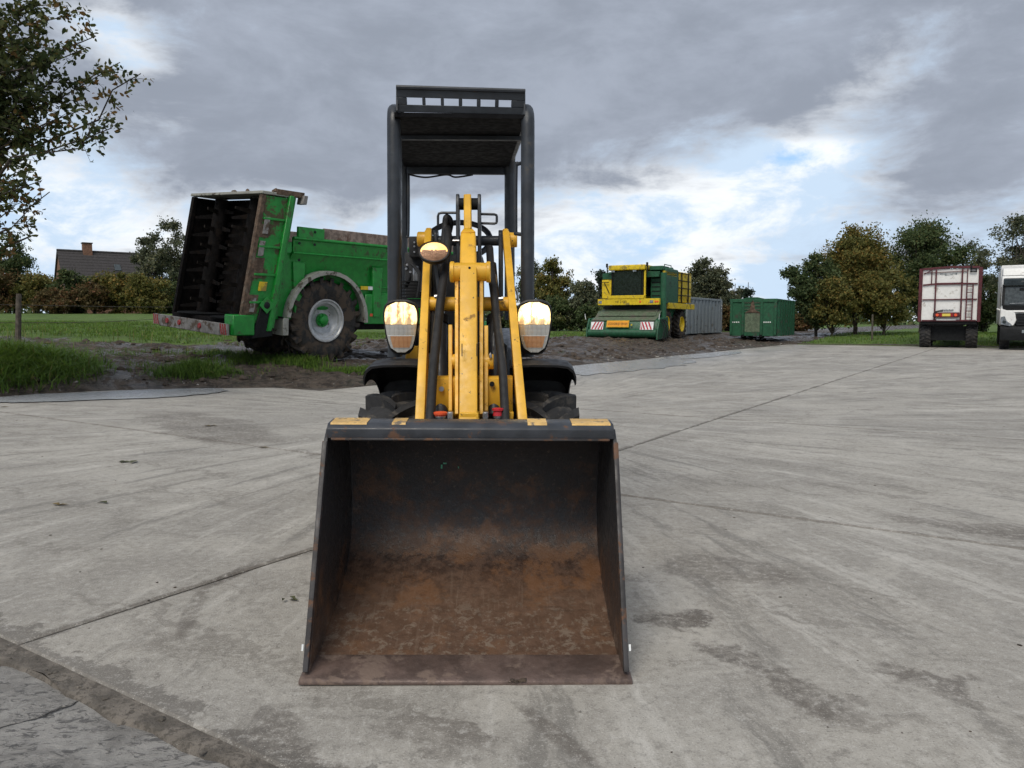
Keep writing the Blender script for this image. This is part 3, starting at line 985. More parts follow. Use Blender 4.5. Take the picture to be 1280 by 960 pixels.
for s in (-1, 1):
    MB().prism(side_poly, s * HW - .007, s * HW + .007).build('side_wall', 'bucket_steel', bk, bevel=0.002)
    a, b = Vector((s * (HW + .001), 0.03, 0.030)), Vector((s * (HW + .001), 0.352, 0.735))
    MB().bar(a, b, 0.018, 0.026).build('side_rim', 'worn_rim', bk, bevel=0.005, seg=2)
    a, b = Vector((s * (HW + .0145), 0.046, 0.095)), Vector((s * (HW + .0145), 0.054, 0.114))
    MB().bar(a, b, 0.006, 0.008).build('paint_chip', 'marking_white', bk)
# folded top edge: top face with yellow marks, sloping front face, thin lower flange
MB().prism([(0.352, 0.782), (0.372, 0.800), (0.462, 0.806), (0.462, 0.792), (0.392, 0.784), (0.386, 0.752), (0.372, 0.744), (0.354, 0.748)], -HW + 0.004, HW - 0.004).build('top_edge', 'bucket_edge', bk, bevel=0.004, seg=2)
MB().prism([(0.345, 0.741), (0.345, 0.749), (0.40, 0.752), (0.40, 0.744)], -HW + 0.02, HW - 0.02).build('lower_flange', 'worn_rim', bk, bevel=0.002)
for x0, x1 in ((-0.505, -0.375), (-0.285, -0.235), (0.205, 0.275), (0.365, 0.505)):
    mb = MB()
    mb.prism([(0.3665, 0.7955), (0.372, 0.8022), (0.462, 0.8082), (0.462, 0.8068), (0.3725, 0.8008), (0.3675, 0.794)], x0, x1)
    mb.build('yellow_mark', 'marking_yellow', bk)
for s in (-1, 1):
    for k in (0, 1):
        MB().bar((s * (0.16 + .09 * k), 0.865, 0.25), (s * (0.16 + .09 * k), 0.865, 0.70), 0.02, 0.11).build('hinge_plate', 'grey_paint', bk, bevel=0.004)
for (px, py, Y, sz) in ((558, 580, 3.17, (.014, .004, .006)), (554, 584, 3.17, (.007, .004, .016)), (575, 585, 3.17, (.004, .004, .008))):
    q = L(px, py, Y)
    MB().box((q.x, 0.772, q.z), sz).build('green_speck', 'green_chip', bk)

# wheels
FA = 1.32     # front axle, behind the cutting edge
tmb = tyre_mb(0.388, 0.305, 0.20, 13, 0.036, 0.060, -0.44)


def loader_wheel(x, y, flip, dx=0.0):
    wn = bpy.data.objects.new('wheel', None)
    COL.objects.link(wn)
    wn.parent = loader
    wn.location = (x, y, 0.410)
    wn.rotation_euler = (R(7), 0, 0)
    t = tmb.build('tyre', 'rubber', wn, M=Matrix.Scale(-1, 4, (1, 0, 0)) if flip else None)
    MB().lathe([(-.10, .20), (-.11, .205), (-.09, .19), (-.03, .17), (-.03, .07), (-.06, .06), (-.06, 0.0001)], 24, open0=True).build('rim', 'yellow_paint', wn, M=Matrix.Scale(-1, 4, (1, 0, 0)) if x > 0 else None)
    return wn


cx = -0.048
for s in (-1, 1):
    loader_wheel(cx + s * 0.352, FA, s > 0)
    loader_wheel(cx - 0.13 + s * 0.345, FA + 1.62, s > 0)
# mudguards: curved shell behind and above the tyre, open to the front
for s in (-1, 1):
    c = Vector((cx + s * 0.345, FA, 0.410))
    sec = [(-.155, .575), (-.05, .580), (.06, .578), (.112, .571), (.138, .550), (.150, .518), (.150, .486)]
    ns = len(sec)
    mb = MB()
    vs, fs = [], []
    na_ = 14
    for off in (0.0, -0.010):
        for k in range(na_):
            a = R(-16 + 104 * k / (na_ - 1))       # measured back from straight up
            for xx, rr in sec:
                q = rr + off
                vs.append((c.x + s * (xx + off * .6), c.y + q * math.sin(a), c.z + q * math.cos(a)))
    for g in (0, 1):
        o_ = g * na_ * ns
        for k in range(na_ - 1):
            for e in range(ns - 1):
                fs.append((o_ + k * ns + e, o_ + k * ns + e + 1, o_ + (k + 1) * ns + e + 1, o_ + (k + 1) * ns + e))
    o2 = na_ * ns
    for e in range(ns - 1):
        fs.append((e, e + 1, o2 + e + 1, o2 + e))
        r_ = (na_ - 1) * ns
        fs.append((r_ + e, r_ + e + 1, o2 + r_ + e + 1, o2 + r_ + e))
    for k in range(na_ - 1):
        for e in (0, ns - 1):
            fs.append((k * ns + e, (k + 1) * ns + e, o2 + (k + 1) * ns + e, o2 + k * ns + e))
    mb.add(vs, fs)
    mb.build('mudguard', 'black_plastic', loader)
    # panel that closes the guard behind the tyre
    MB().box((c.x, FA + 0.36, 0.74), (0.30, 0.02, 0.36)).build('splash_panel', 'black_plastic', loader, bevel=0.004)
MB().tube([(cx - .24, FA, .42), (cx + .24, FA, .42)], 0.075, 12).build('front_axle', 'grey_paint', loader)
MB().tube([(cx - .37, FA + 1.62, .42), (cx + .11, FA + 1.62, .42)], 0.075, 12).build('rear_axle', 'grey_paint', loader)

# front frame
MB().span((cx - .205, FA - .12, .38), (cx + .205, FA + .30, .66)).build('front_frame', 'grey_paint', loader, bevel=0.012)
MB().span((cx - .20, FA + .06, .66), (cx + .17, FA + .28, 1.06)).build('frame_tower', 'black_plastic', loader, bevel=0.012)
MB().span((cx - .22, FA + .30, .36), (cx + .06, FA + 1.0, .62)).build('rear_frame', 'grey_paint', loader, bevel=0.012)
a, b = L(541, 470, 3.50), L(641, 512, 3.50)
MB().prism([(a.y - .02, b.z - .03), (a.y - .05, b.z + .03), (a.y - .05, a.z - .01), (a.y - .03, a.z), (a.y + .06, a.z), (a.y + .06, b.z - .05)], a.x, b.x).build('cross_member', 'yellow_paint', loader, bevel=0.006, seg=2)
q = L(552, 486, 3.44)
MB().lathe([(-.012, .001), (-.012, .011), (.03, .011)], 12, q, 'y').build('bolt', 'bare_steel', loader)
q = L(615, 480, 3.44)
MB().lathe([(-.012, .001), (-.012, .011), (.03, .011)], 12, q, 'y').build('bolt', 'dark_steel', loader)

# side plates of the front frame
MB().prism([(L(505, 418, 3.95).x, L(505, 452, 3.95).z - .02), (L(523, 418, 3.95).x, L(505, 452, 3.95).z - .02), (L(523, 405, 3.95).x, L(523, 400, 3.95).z), (L(512, 405, 3.95).x, L(505, 410, 3.95).z)], 1.53, 1.55, 'y').build('side_plate', 'yellow_paint', loader, bevel=0.003)
MB().prism([(L(641, 418, 3.95).x, L(505, 465, 3.95).z - .02), (L(653.5, 418, 3.95).x, L(505, 465, 3.95).z - .02), (L(652, 405, 3.95).x, L(523, 408, 3.95).z), (L(641, 405, 3.95).x, L(505, 400, 3.95).z)], 1.53, 1.55, 'y').build('side_plate', 'yellow_paint', loader, bevel=0.003)

# lift arms
for (pb, pt) in (((526, 527), (536, 296)), ((653, 529), (632.5, 297))):
    b, t = L(pb[0], pb[1], 3.31), L(pt[0], pt[1], 4.05)
    d = (t - b).normalized()
    b2 = b - d * 0.25
    mb = MB()
    mb.bar(b + d * -.02, t, 0.040, 0.095, wx2=0.034, wd2=0.095)
    mb.build('lift_arm', 'yellow_paint', loader, bevel=0.004, seg=2)
    s = -1 if pb[0] < 600 else 1
    MB().tube([t + Vector((s * .012, 0, -.012)), t + Vector((s * .058, 0, -.012))], 0.038, 16).build('pivot_boss', 'yellow_paint', loader, bevel=0.004)
    MB().bar(t - d * .03, t + d * .045, 0.030, 0.075, wd2=0.05).build('arm_end', 'yellow_paint', loader, bevel=0.006)
# small stop block on the inside of the right arm foot
MB().box(L(639, 519, 3.32), (0.02, 0.05, 0.03)).build('stop_block', 'yellow_paint', loader, bevel=0.003)
a, b = L(531, 380, 3.75), L(640, 380, 3.75)
MB().tube([a, b], 0.034, 20).build('cross_tube', 'yellow_paint', loader)

# central tilt lever, from the bucket up to the tower
A0, A1 = L(586, 532, 3.26), L(586, 340, 3.63)
MB().bar(A0, A1, 0.076, 0.10).build('tilt_lever', 'yellow_paint', loader, bevel=0.007, seg=2)
MB().bar(L(586.5, 531, 3.27), L(586.5, 514, 3.27), 0.092, 0.09, wx2=0.078).build('lever_foot', 'yellow_paint', loader, bevel=0.006)
a, b = L(563, 340, 3.64), L(613, 340, 3.64)
MB().tube([a, b], 0.043, 20).build('lever_boss', 'yellow_paint', loader, bevel=0.004)
for px in (565.5, 610.5):
    q = L(px, 340, 3.64)
    MB().tube([q - Vector((.010, 0, 0)), q + Vector((.010, 0, 0))], 0.049, 20).build('boss_collar', 'yellow_paint', loader, bevel=0.003)
a, b = L(585.5, 342, 3.66), L(585.5, 298, 3.82)
MB().bar(a, b, 0.078, 0.085, wx2=0.074).build('cylinder_head', 'yellow_paint', loader, bevel=0.014, seg=3)
MB().bar(b, L(585, 290, 3.85), 0.074, 0.085, wx2=0.036, wd2=0.06).build('cylinder_neck', 'yellow_paint', loader, bevel=0.004)
MB().bar(L(585, 292, 3.845), L(584.5, 247, 3.98), 0.037, 0.06).build('upper_link', 'yellow_paint', loader, bevel=0.005)
for px0, px1 in ((571.5, 571.5), (602.0, 602.0)):
    MB().bar(L(px1, 522, 3.34), L(px0, 340, 3.70), 0.016, 0.085).build('lever_plate', 'yellow_paint', loader, bevel=0.002)
for px, tp in ((563.5, 409), (608, 410)):
    MB().bar(L(px, 516, 3.42), L(px, tp, 3.56), 0.017, 0.07).build('rib', 'yellow_paint', loader, bevel=0.002)
for px0, px1, py in ((564, 570, 452), (603, 617, 452)):
    MB().tube([L(px0, py, 3.50), L(px1, py, 3.50)], 0.034, 16).build('pin_boss', 'yellow_paint', loader, bevel=0.003)
q = L(613, 447, 3.46)
MB().lathe([(0, .008), (.012, .008), (.018, .004), (.024, .0001)], 8, q, 'z').build('grease_nipple', 'bare_steel', loader)
for (px, py) in ((587, 335),):
    MB().lathe([(-.012, .0001), (-.012, .006), (.004, .006)], 8, L(px, py, 3.59), 'y').build('plug', 'dark_steel', loader)
for s_, x in ((-1, 577.5), (1, 596)):
    MB().bar(L(x, 445, 3.326), L(x, 430, 3.361), 0.004, 0.006).build('paint_chip', 'dark_steel', loader)

# lift cylinders
for px in (551.5, 617.5):
    MB().tube([L(px, 520, 3.45), L(px, 400, 3.72)], 0.030, 16).build('lift_cylinder', 'grey_paint', loader)
    MB().tube([L(px, 400, 3.72), L(px, 345, 3.86)], 0.016, 12).build('piston_rod', 'bare_steel', loader)
    MB().tube([L(px, 406, 3.705), L(px, 396, 3.728)], 0.036, 16).build('gland', 'dark_steel', loader)

# hoses in woven sleeves


def bez(pts, n=10):
    pts = [Vector(p) for p in pts]
    out = []
    for i in range(len(pts) - 1):
        p0, p1, p2, p3 = pts[max(i - 1, 0)], pts[i], pts[i + 1], pts[min(i + 2, len(pts) - 1)]
        for k in range(n):
            t = k / n
            out.append(0.5 * (2 * p1 + (p2 - p0) * t + (2 * p0 - 5 * p1 + 4 * p2 - p3) * t * t + (3 * p1 - p0 - 3 * p2 + p3) * t ** 3))
    return out + [pts[-1]]


for pts, r in (([(558, 285, 4.0), (560, 300, 3.92), (556, 340, 3.78), (551, 375, 3.66), (546, 420, 3.52), (541, 470, 3.38), (537, 535, 3.22)], .021),
               ([(612, 310, 4.0), (614, 340, 3.80), (618, 372, 3.68), (622, 410, 3.56), (628, 460, 3.40), (632, 535, 3.22)], .019),
               ([(561, 290, 4.05), (563, 278, 4.02), (558, 272, 4.0), (556, 290, 3.98), (553, 330, 3.86), (552, 380, 3.72)], .017),
               ([(617, 330, 3.95), (620, 370, 3.78), (617, 395, 3.70), (613, 440, 3.62)], .014),
               ([(540, 330, 4.0), (543, 360, 3.85), (541, 400, 3.72), (539, 440, 3.6)], .013)):
    MB().tube(bez([L(*p) for p in pts]), r, 10).build('hose', 'black_hose', loader)
for (px, py, Y) in ((545, 371, 3.69), (624, 374, 3.70)):
    MB().tube([L(px - 2, py, Y), L(px + 5, py - 1, Y)], 0.010, 8).build('hose_clip', 'bare_steel', loader)
# quick couplers at the bucket
for (px, mname, r) in ((550.5, 'orange_cap', .027), (622.5, 'red_cap', .022)):
    q = L(px, 527, 3.26)
    MB().lathe([(0, r * .8), (.03, r * .8), (.03, r * .95), (.038, r * .95)], 16, q - Vector((0, 0, .012)), 'z').build('coupler', 'bare_steel', loader)
    top = .042 if px < 600 else .058
    MB().lathe([(.022, r * .72), (.026, r), (top - .014, r * (.95 if px < 600 else .86)), (top - .010, r * 1.12), (top - .002, r * 1.12), (top, r * .9), (top, 0.0001)], 18, q, 'z').build('coupler_cap', mname, loader)
for px in (563, 607):
    MB().box(L(px, 522, 3.27), (0.025, 0.04, 0.05)).build('coupler_bracket', 'bare_steel', loader, bevel=0.003)

# dark tower at the top pivot
for px in (572.3, 599.2):
    a, b = L(px, 243, 3.99), L(px, 372, 3.99)
    MB().prism([(a.y - .035, b.z), (a.y + .06, b.z), (a.y + .05, a.z - .10), (a.y + .018, a.z), (a.y - .018, a.z), (a.y - .035, a.z - .06)], a.x - .0085, a.x + .0085).build('tower_plate', 'grey_paint', loader, bevel=0.003)
for px in (545.0, 626.0):
    a, b = L(px, 288, 4.1), L(px, 372, 4.1)
    MB().prism([(a.y - .035, b.z - .1), (a.y + .06, b.z - .1), (a.y + .05, a.z - .03), (a.y + .018, a.z), (a.y - .018, a.z), (a.y - .035, a.z - .02)], a.x - .012, a.x + .012).build('tower_plate', 'grey_paint', loader, bevel=0.003)
MB().tube([L(571, 255, 3.99), L(600, 255, 3.99)], 0.030, 16).build('top_pin', 'dark_steel', loader)
MB().tube([L(540, 301, 4.1), L(630, 301, 4.1)], 0.026, 16).build('tower_tube', 'grey_paint', loader)
q = L(569, 301, 3.95)
MB().tube([q - Vector((.02, 0, 0)), q + Vector((.02, 0, 0))], 0.006, 8).build('grease_nipple', 'bare_steel', loader)
# grab loops on the tower
MB().tube([L(572, 266, 3.99)] + [L(x, y, 3.99) for x, y in ((552, 266), (548.5, 267), (547.5, 270), (547.5, 282))], 0.0065, 8).build('grab_rail', 'grey_paint', loader)
MB().tube([L(x, y, 3.99) for x, y in ((599, 267.5), (618, 268), (620.5, 269), (621, 271), (621, 277), (620.5, 278.6), (618, 279.5), (599, 279))], 0.0065, 8).build('grab_rail', 'grey_paint', loader)

# steering wheel and console
sw = L(573.5, 300, 4.62)
ring = []
for k in range(33):
    a = 2 * math.pi * k / 32
    ring.append(sw + Vector((0.185 * math.cos(a), 0.185 * math.sin(a) * math.cos(R(40)), 0.185 * math.sin(a) * math.sin(R(40)))))
MB().tube(ring, 0.017, 10, cap=False).build('steering_wheel', 'black_plastic', loader)
MB().tube([sw + Vector((0, .02, -.03)), sw + Vector((0, -.06, -.45))], 0.035, 12).build('steering_column', 'black_plastic', loader)
MB().bar(sw + Vector((-.17, 0, 0)), sw + Vector((.17, 0, 0)), 0.012, 0.03, Vector((0, 0, 1))).build('wheel_spoke', 'black_plastic', loader)
MB().span(sw + Vector((-.19, -.2, -.62)), sw + Vector((.15, .0, -.10))).build('console', 'black_plastic', loader, bevel=0.03, seg=2)
# valve block, filter and cooler on the left of the tower
a, b = L(512, 322, 4.28), L(526, 296, 4.28)
MB().span((a.x, a.y - .03, a.z), (b.x, b.y + .08, b.z)).build('fuse_box', 'black_plastic', loader, bevel=0.008, seg=2)
for py in (303, 308, 315):
    MB().lathe([(-.006, .0001), (-.006, .005), (0, .005)], 8, L(518, py, 4.245), 'y').build('screw', 'bare_steel', loader)
MB().span(L(516, 352, 4.25), L(524, 333, 4.31)).build('valve_block', 'bare_steel', loader, bevel=0.006)
for k in range(6):
    a = L(502.5, 352 + 4 * k, 4.2)
    b = L(527, 352 + 4 * k, 4.2)
    MB().bar(a, b, 0.006, 0.05, Vector((0, 0, 1))).build('cooler_fin', 'dark_steel', loader)
MB().span(L(503, 385, 4.2), L(528, 374, 4.26)).build('step_plate', 'grey_paint', loader, bevel=0.004)
for (px, py) in ((509, 331), (508, 336), (513, 340)):
    MB().lathe([(-.01, .0001), (-.01, .006), (.01, .006)], 8, L(px, py, 4.2), 'y').build('fitting', 'bare_steel', loader)
for pts in ([(506, 330, 4.22), (512, 345, 4.2), (507, 360, 4.22)], [(515, 330, 4.2), (525, 345, 4.15), (522, 372, 4.15)], [(528, 300, 4.2), (530, 330, 4.1), (527, 365, 4.05)]):
    MB().tube(bez([L(*p) for p in pts]), .010, 8).build('hose', 'black_hose', loader)
MB().span(L(506, 372, 4.34), L(532, 318, 4.5)).build('tank', 'black_plastic', loader, bevel=0.015, seg=2)
MB().tube([L(641, 356, 4.1), L(646, 364, 4.1), L(648, 376, 4.1)], 0.006, 8).build('latch_rod', 'bare_steel', loader)
# rear body and seat
MB().prism([(1.95, .50), (3.25, .50), (3.35, .62), (3.30, 1.02), (2.95, 1.12), (1.95, 1.02)], cx - .46, cx + .20).build('rear_hood', 'grey_paint', loader, bevel=0.03, seg=3)
MB().span((cx - .38, 2.15, 1.02), (cx + .02, 2.60, 1.14)).build('seat', 'black_plastic', loader, bevel=0.03, seg=3)
MB().bar((cx - .19, 2.58, 1.12), (cx - .19, 2.70, 1.42), 0.38, 0.10).build('seat_back', 'black_plastic', loader, bevel=0.03, seg=3)

# canopy
YF, YR = 3.86, 5.05
posts = []
for s, pf, pr_ in ((-1, 492.3, 503.0), (1, 659.8, 637.0)):
    f0 = L(pf + 1.5 * -s * .4, 446, YF)
    f1 = L(pf, 160, YF)
    ft = L(pf, 138, YF)
    r1 = L(pr_, 208, YR)
    r0 = L(pr_, 400, YR)
    zt = 2.205
    dirb = Vector((r1.x - f1.x, YR - YF, 0)).normalized()
    pts = [f0, (f0 + f1) / 2]
    for k in range(7):
        a = R(15 * k)
        rr = 0.09
        pts.append(Vector((f1.x, f1.y, zt - rr)) + dirb * (rr - rr * math.cos(a)) + Vector((0, 0, rr * math.sin(a))))
    for k in range(7):
        a = R(15 * k)
        rr = 0.11
        pts.append(Vector((r1.x, r1.y, zt - rr)) - dirb * rr + dirb * rr * math.sin(a) + Vector((0, 0, rr * math.cos(a))))
    pts.append(r0)
    MB().tube(pts, 0.033, 14).build('canopy_post', 'grey_paint', loader)
    # flat strip welded to the inside of the front post
    MB().bar(f0 + Vector((-s * .022, .02, 0)), Vector((f1.x, f1.y, zt - .14)) + Vector((-s * .022, .02, 0)), 0.022, 0.05).build('post_strip', 'grey_paint', loader, bevel=0.003)
    MB().bar(Vector((f1.x - s * .03, f1.y + .05, zt - .02)), Vector((r1.x - s * .03, r1.y - .05, zt - .02)), 0.025, 0.07).build('roof_rail', 'grey_paint', loader, bevel=0.003)
    posts.append((f1, r1))
fl, rl = posts[0]
fr, rr_ = posts[1]
zt = 2.155
V3 = lambda q, z: Vector((q.x, q.y, z))
dirb = Vector((rl.x - fl.x, YR - YF, 0)).normalized()
ro = [V3(fl, 0) + Vector((.012, -.06, 0)), V3(fr, 0) + Vector((-.012, -.02, 0)), V3(rr_, 0) + Vector((-.012, .03, 0)), V3(rl, 0) + Vector((.012, .0, 0))]
mb = MB()
mb.add([q + Vector((0, 0, z)) for z in (zt - .012, zt + .008) for q in ro], [(0, 1, 2, 3), (7, 6, 5, 4), (0, 4, 5, 1), (1, 5, 6, 2), (2, 6, 7, 3), (3, 7, 4, 0)])
mb.build('roof_panel', 'roof_lining', loader)
# roof sheet underside rib and rear bar
MB().bar(V3(rl, zt - .03) + Vector((.03, -.02, 0)), V3(rr_, zt - .03) + Vector((-.03, 0, 0)), 0.05, 0.03, Vector((0, 0, 1))).build('rear_bar', 'grey_paint', loader, bevel=0.003)
mid0, mid1 = (V3(fl, zt - .02) * .72 + V3(rl, zt - .025) * .28), (V3(fr, zt - .025) * .72 + V3(rr_, zt - .025) * .28)
MB().bar(mid0, mid1, 0.02, 0.03, Vector((0, 0, 1))).build('roof_rib', 'grey_paint', loader)
MB().tube(bez([V3(rl, zt - .06) + Vector((.05, -.03, 0)), V3(rl, zt - .075) + Vector((.15, -.02, 0)), V3(rl, zt - .055) + Vector((.28, 0, 0)), V3(rl, zt - .07) + Vector((.34, 0, 0)), V3(rl, zt - .055) + Vector((.45, 0, 0))]), 0.006, 6).build('cable', 'black_hose', loader)
# slotted header above the front edge of the roof
hl0, hr0 = L(495, 110, 3.77), L(656.5, 115, 3.84)
hl1, hr1 = L(497, 140, 3.80), L(655, 143.5, 3.87)
up = Vector((0, 0, 1))


def hdr(u, v):
    return (hl0 * (1 - u) + hr0 * u) * (1 - v) + (hl1 * (1 - u) + hr1 * u) * v


def hplate(u0, u1, v0, v1, name, th=0.012):
    n = (hdr(1, 0) - hdr(0, 0)).cross(hdr(0, 1) - hdr(0, 0)).normalized() * th
    q = [hdr(u0, v0), hdr(u1, v0), hdr(u1, v1), hdr(u0, v1)]
    mb = MB()
    mb.add(q + [p + n for p in q], [(0, 1, 2, 3), (7, 6, 5, 4), (0, 4, 5, 1), (1, 5, 6, 2), (2, 6, 7, 3), (3, 7, 4, 0)])
    return mb.build(name, 'grey_paint', loader, bevel=0.002)


hplate(0, 1, 0.0, 0.38, 'header_bar')
hplate(0, 1, 0.68, 1.0, 'header_bar')
es = [0, .078, .196, .222, .340, .365, .480, .508, .622, .652, .766, .795, .895, 1.0]
for k in range(0, len(es), 2):
    hplate(es[k], es[k + 1], 0.38, 0.68, 'header_post')
MB().tube([hdr(0, 0) + Vector((0, 0, .004)), hdr(1, 0) + Vector((0, 0, .004))], 0.011, 8).build('header_lip', 'grey_paint', loader)
MB().bar(hdr(0.02, .62) + Vector((0, .10, 0)), hdr(.98, .62) + Vector((0, .10, 0)), 0.014, 0.02, up).build('header_rod', 'grey_paint', loader)
for s, q in ((-1, hdr(0, .5)), (1, hdr(1, .5))):
    MB().bar(q + Vector((0, 0, 0.0)), q + Vector((-.008, .16, -.02)), 0.008, 0.10, Vector((1, 0, 0))).build('header_cheek', 'grey_paint', loader)
# grab rods on the posts
MB().tube(bez([L(503, 203, 5.04), L(509, 204, 5.04), L(510.3, 210, 5.04), L(510.3, 288, 5.04), L(508, 296, 5.04), L(503, 297, 5.04)], 5), 0.010, 8).build('grab_rail', 'grey_paint', loader)
MB().tube(bez([L(658, 203.5, 3.87), L(648, 205, 3.90), L(645, 211, 3.91), L(644.6, 285, 3.91), L(646, 292, 3.90), L(658, 293, 3.87)], 5), 0.0095, 8).build('grab_rail', 'grey_paint', loader)

# headlights
HL = [(0.0, 1.0), (0.42, 0.985), (0.75, 0.90), (0.93, 0.76), (1.0, 0.50), (0.99, 0.25), (0.95, 0.0), (0.88, -0.30), (0.78, -0.58), (0.64, -0.82), (0.45, -0.95), (0.2, -1.0)]
HL = HL + [(-x, z) for x, z in reversed(HL[1:])] 


def headlight(px, py, Y, s, label):
    c = L(px, py, Y)
    wx, hz = 0.079, 0.124
    h = bpy.data.objects.new('headlight', None)
    COL.objects.link(h)
    h.parent = loader
    h.location = c
    h.rotation_euler = (R(4), 0, R(-3 * s))
    h['label'] = label

    def outline(k, y):
        return [(x * wx * k, y, z * hz * k) for x, z in HL]
    n = len(HL)
    mb = MB()
    vs = []
    for k, y in ((1.0, -0.012), (1.06, -0.008), (1.06, 0.03), (0.85, 0.075), (0.5, 0.10)):
        vs += outline(k, y)
    fs = [(r * n + i, r * n + (i + 1) % n, (r + 1) * n + (i + 1) % n, (r + 1) * n + i) for r in range(4) for i in range(n)]
    mb.add(vs, fs + [tuple(range(4 * n, 5 * n))])
    mb.build('housing', 'black_plastic', h)

    def zone(z0, z1, name, material, y0, dome, kx=0.97):
        """the part of the lens between two heights, slightly domed"""
        m = 9
        vs, fs = [], []
        zs = [z0 + (z1 - z0) * i / 6 for i in range(7)]
        for z in zs:
            best = max(abs(np.interp(z, [q[1] for q in reversed(HL[:12])], [q[0] for q in reversed(HL[:12])])), 0.02)
            for j in range(m):
                u = -1 + 2 * j / (m - 1)
                x = u * best * kx
                vs.append((x * wx, y0 - dome * (1 - 0.8 * x * x) * (1 - 0.6 * z * z), z * hz * 0.97))
        for i in range(6):
            for j in range(m - 1):
                fs.append((i * m + j, i * m + j + 1, (i + 1) * m + j + 1, (i + 1) * m + j))
        mb = MB()
        mb.add(vs, fs)
        return mb.build(name, material, h)
    zone(0.12, 0.99, 'main_beam', 'lit_headlamp', -0.006, 0.014)
    zone(-0.99, 0.11, 'parking_lens', 'clear_lens', -0.006, 0.014)
    zone(-0.80, -0.34, 'indicator_lens', 'amber_lens', -0.0085, 0.014, 0.74)
    zone(-0.335, -0.315, 'lens_seam', 'marking_white', -0.0085, 0.014, 0.9)
    # bright spots of the lit bulb on the facets
    spots = ((-.45, .62, .20, .26), (.42, .60, .24, .24), (.0, .66, .09, .24)) if s > 0 else ((-.45, .60, .16, .20), (.35, .58, .20, .16))
    for (u, z, du, dz_) in spots:
        mb = MB()
        q = []
        for k in range(14):
            a = 2 * math.pi * k / 14
            q.append(((u + du * math.cos(a)) * wx, -0.024, (z + dz_ * math.sin(a)) * hz))
        mb.add(q + [(0 + u * wx, -0.026, z * hz)], [(k, (k + 1) % 14, 14) for k in range(14)])
        mb.build('bulb_facet', 'lit_bulb' if s > 0 else 'lit_headlamp', h)
    # bars between the facets
    for u in (-.18, .16):
        MB().box((u * wx, -0.0215, .52 * hz), (0.0025, 0.003, 0.08)).build('facet_bar', 'amber_lens', h)
    MB().tube([(0, .08, .0), (-s * .06, .12, -.02), (-s * .06, .16, -.10)], 0.012, 8).build('bracket', 'grey_paint', h)


headlight(501.5, 409, 3.70, -1, 'left headlight glowing warm yellow')
headlight(668.0, 409, 3.70, 1, 'right headlight shining brightest')

# oval work light on the left arm
wl = bpy.data.objects.new('work_light', None)
COL.objects.link(wl)
wl.parent = loader
wl.location = L(543, 316, 3.72)
wl.rotation_euler = (R(-14), 0, 0)
S = Matrix.Diagonal((1.0, 1.0, 0.70, 1.0))
MB().lathe([(-.018, .071), (-.022, .074), (-.014, .077), (.02, .074), (.06, .045), (.07, .0001)], 28, axis='y').build('housing', 'black_plastic', wl, M=S)
o = MB()
vs, fs = [], []
for i in range(6):
    r = .071 * i / 5
    for k in range(28):
        a = 2 * math.pi * k / 28
        vs.append((r * math.cos(a), -.016 - .012 * (1 - (i / 5) ** 2), r * math.sin(a) * .70))
for i in range(5):
    for k in range(28):
        fs.append((i * 28 + k, i * 28 + (k + 1) % 28, (i + 1) * 28 + (k + 1) % 28, (i + 1) * 28 + k))
up_f = [f for f in fs if sum(vs[i][2] for i in f) / 4 > 0.004]
lo_f = [f for f in fs if sum(vs[i][2] for i in f) / 4 <= 0.004]
MB().add(vs, up_f).build('lit_lens', 'lit_worklight', wl)
MB().add(vs, lo_f).build('lower_lens', 'worklight_glass', wl)
MB().tube([(0, .05, -.03), (.01, .08, -.10), (.02, .10, -.20)], 0.012, 8).build('stalk', 'grey_paint', wl)


def sub(name, parent, loc=(0, 0, 0), rot=(0, 0, 0)):
    o = bpy.data.objects.new(name, None)
    o.empty_display_size = 0.1
    o.location = loc
    o.rotation_euler = rot
    COL.objects.link(o)
    o.parent = parent
    return o


# ------------------------------------------------------------------ green manure spreader
sp = thing('manure_spreader', (-5.02, 17.72, 0.37), math.atan2(0.776, 0.63), 'big green muddy manure spreader with open black rear and one large wheel in view', 'spreader')
XR = -2.16
LEAN = 0.46


def rear(x, y, z):
    """a point of the rear unit, which leans forward towards its top"""
    return Vector((x + LEAN * (z - 0.85) / 2.65, y, z))


def rbox(x0, x1, y0, y1, z0, z1, name, material, bevel=0.01, parent=None):
    mb = MB()
    vs = [rear(x, y, z) for z in (z0, z1) for y in (y0, y1) for x in (x0, x1)]
    mb.add(vs, [(0, 2, 3, 1), (4, 5, 7, 6), (0, 1, 5, 4), (2, 6, 7, 3), (0, 4, 6, 2), (1, 3, 7, 5)])
    return mb.build(name, material, parent or sp, bevel=bevel)


# rear unit
for s in (1, -1):
    rbox(XR, XR + 0.10, s * 1.28 - .05, s * 1.28 + .05, 0.85, 3.38, 'rear_post', 'rusty_mud' if s < 0 else 'spreader_inside')
    rbox(XR + 0.10, XR + 0.62, s * 1.30 - .02, s * 1.30 + .02, 0.85, 3.37, 'side_panel', 'muddy_green')
    rbox(XR + 0.11, XR + 0.61, s * 1.272 - .006, s * 1.272 + .006, 0.86, 3.36, 'side_lining', 'spreader_inside', 0)
    for k in range(4):
        z = 1.25 + 0.55 * k
        rbox(XR + 0.12, XR + 0.60, s * 1.325 - .03, s * 1.325 + .03, z, z + 0.045, 'side_rib', 'green_paint', 0.006)
    rbox(XR + 0.60, XR + 0.70, s * 1.33 - .06, s * 1.33 + .06, 0.70, 3.42, 'side_post', 'green_paint')
    rbox(XR + 0.73, XR + 0.80, s * 1.26 - .05, s * 1.26 + .05, 0.75, 3.40, 'slide_rail', 'green_paint' if s < 0 else 'spreader_inside')
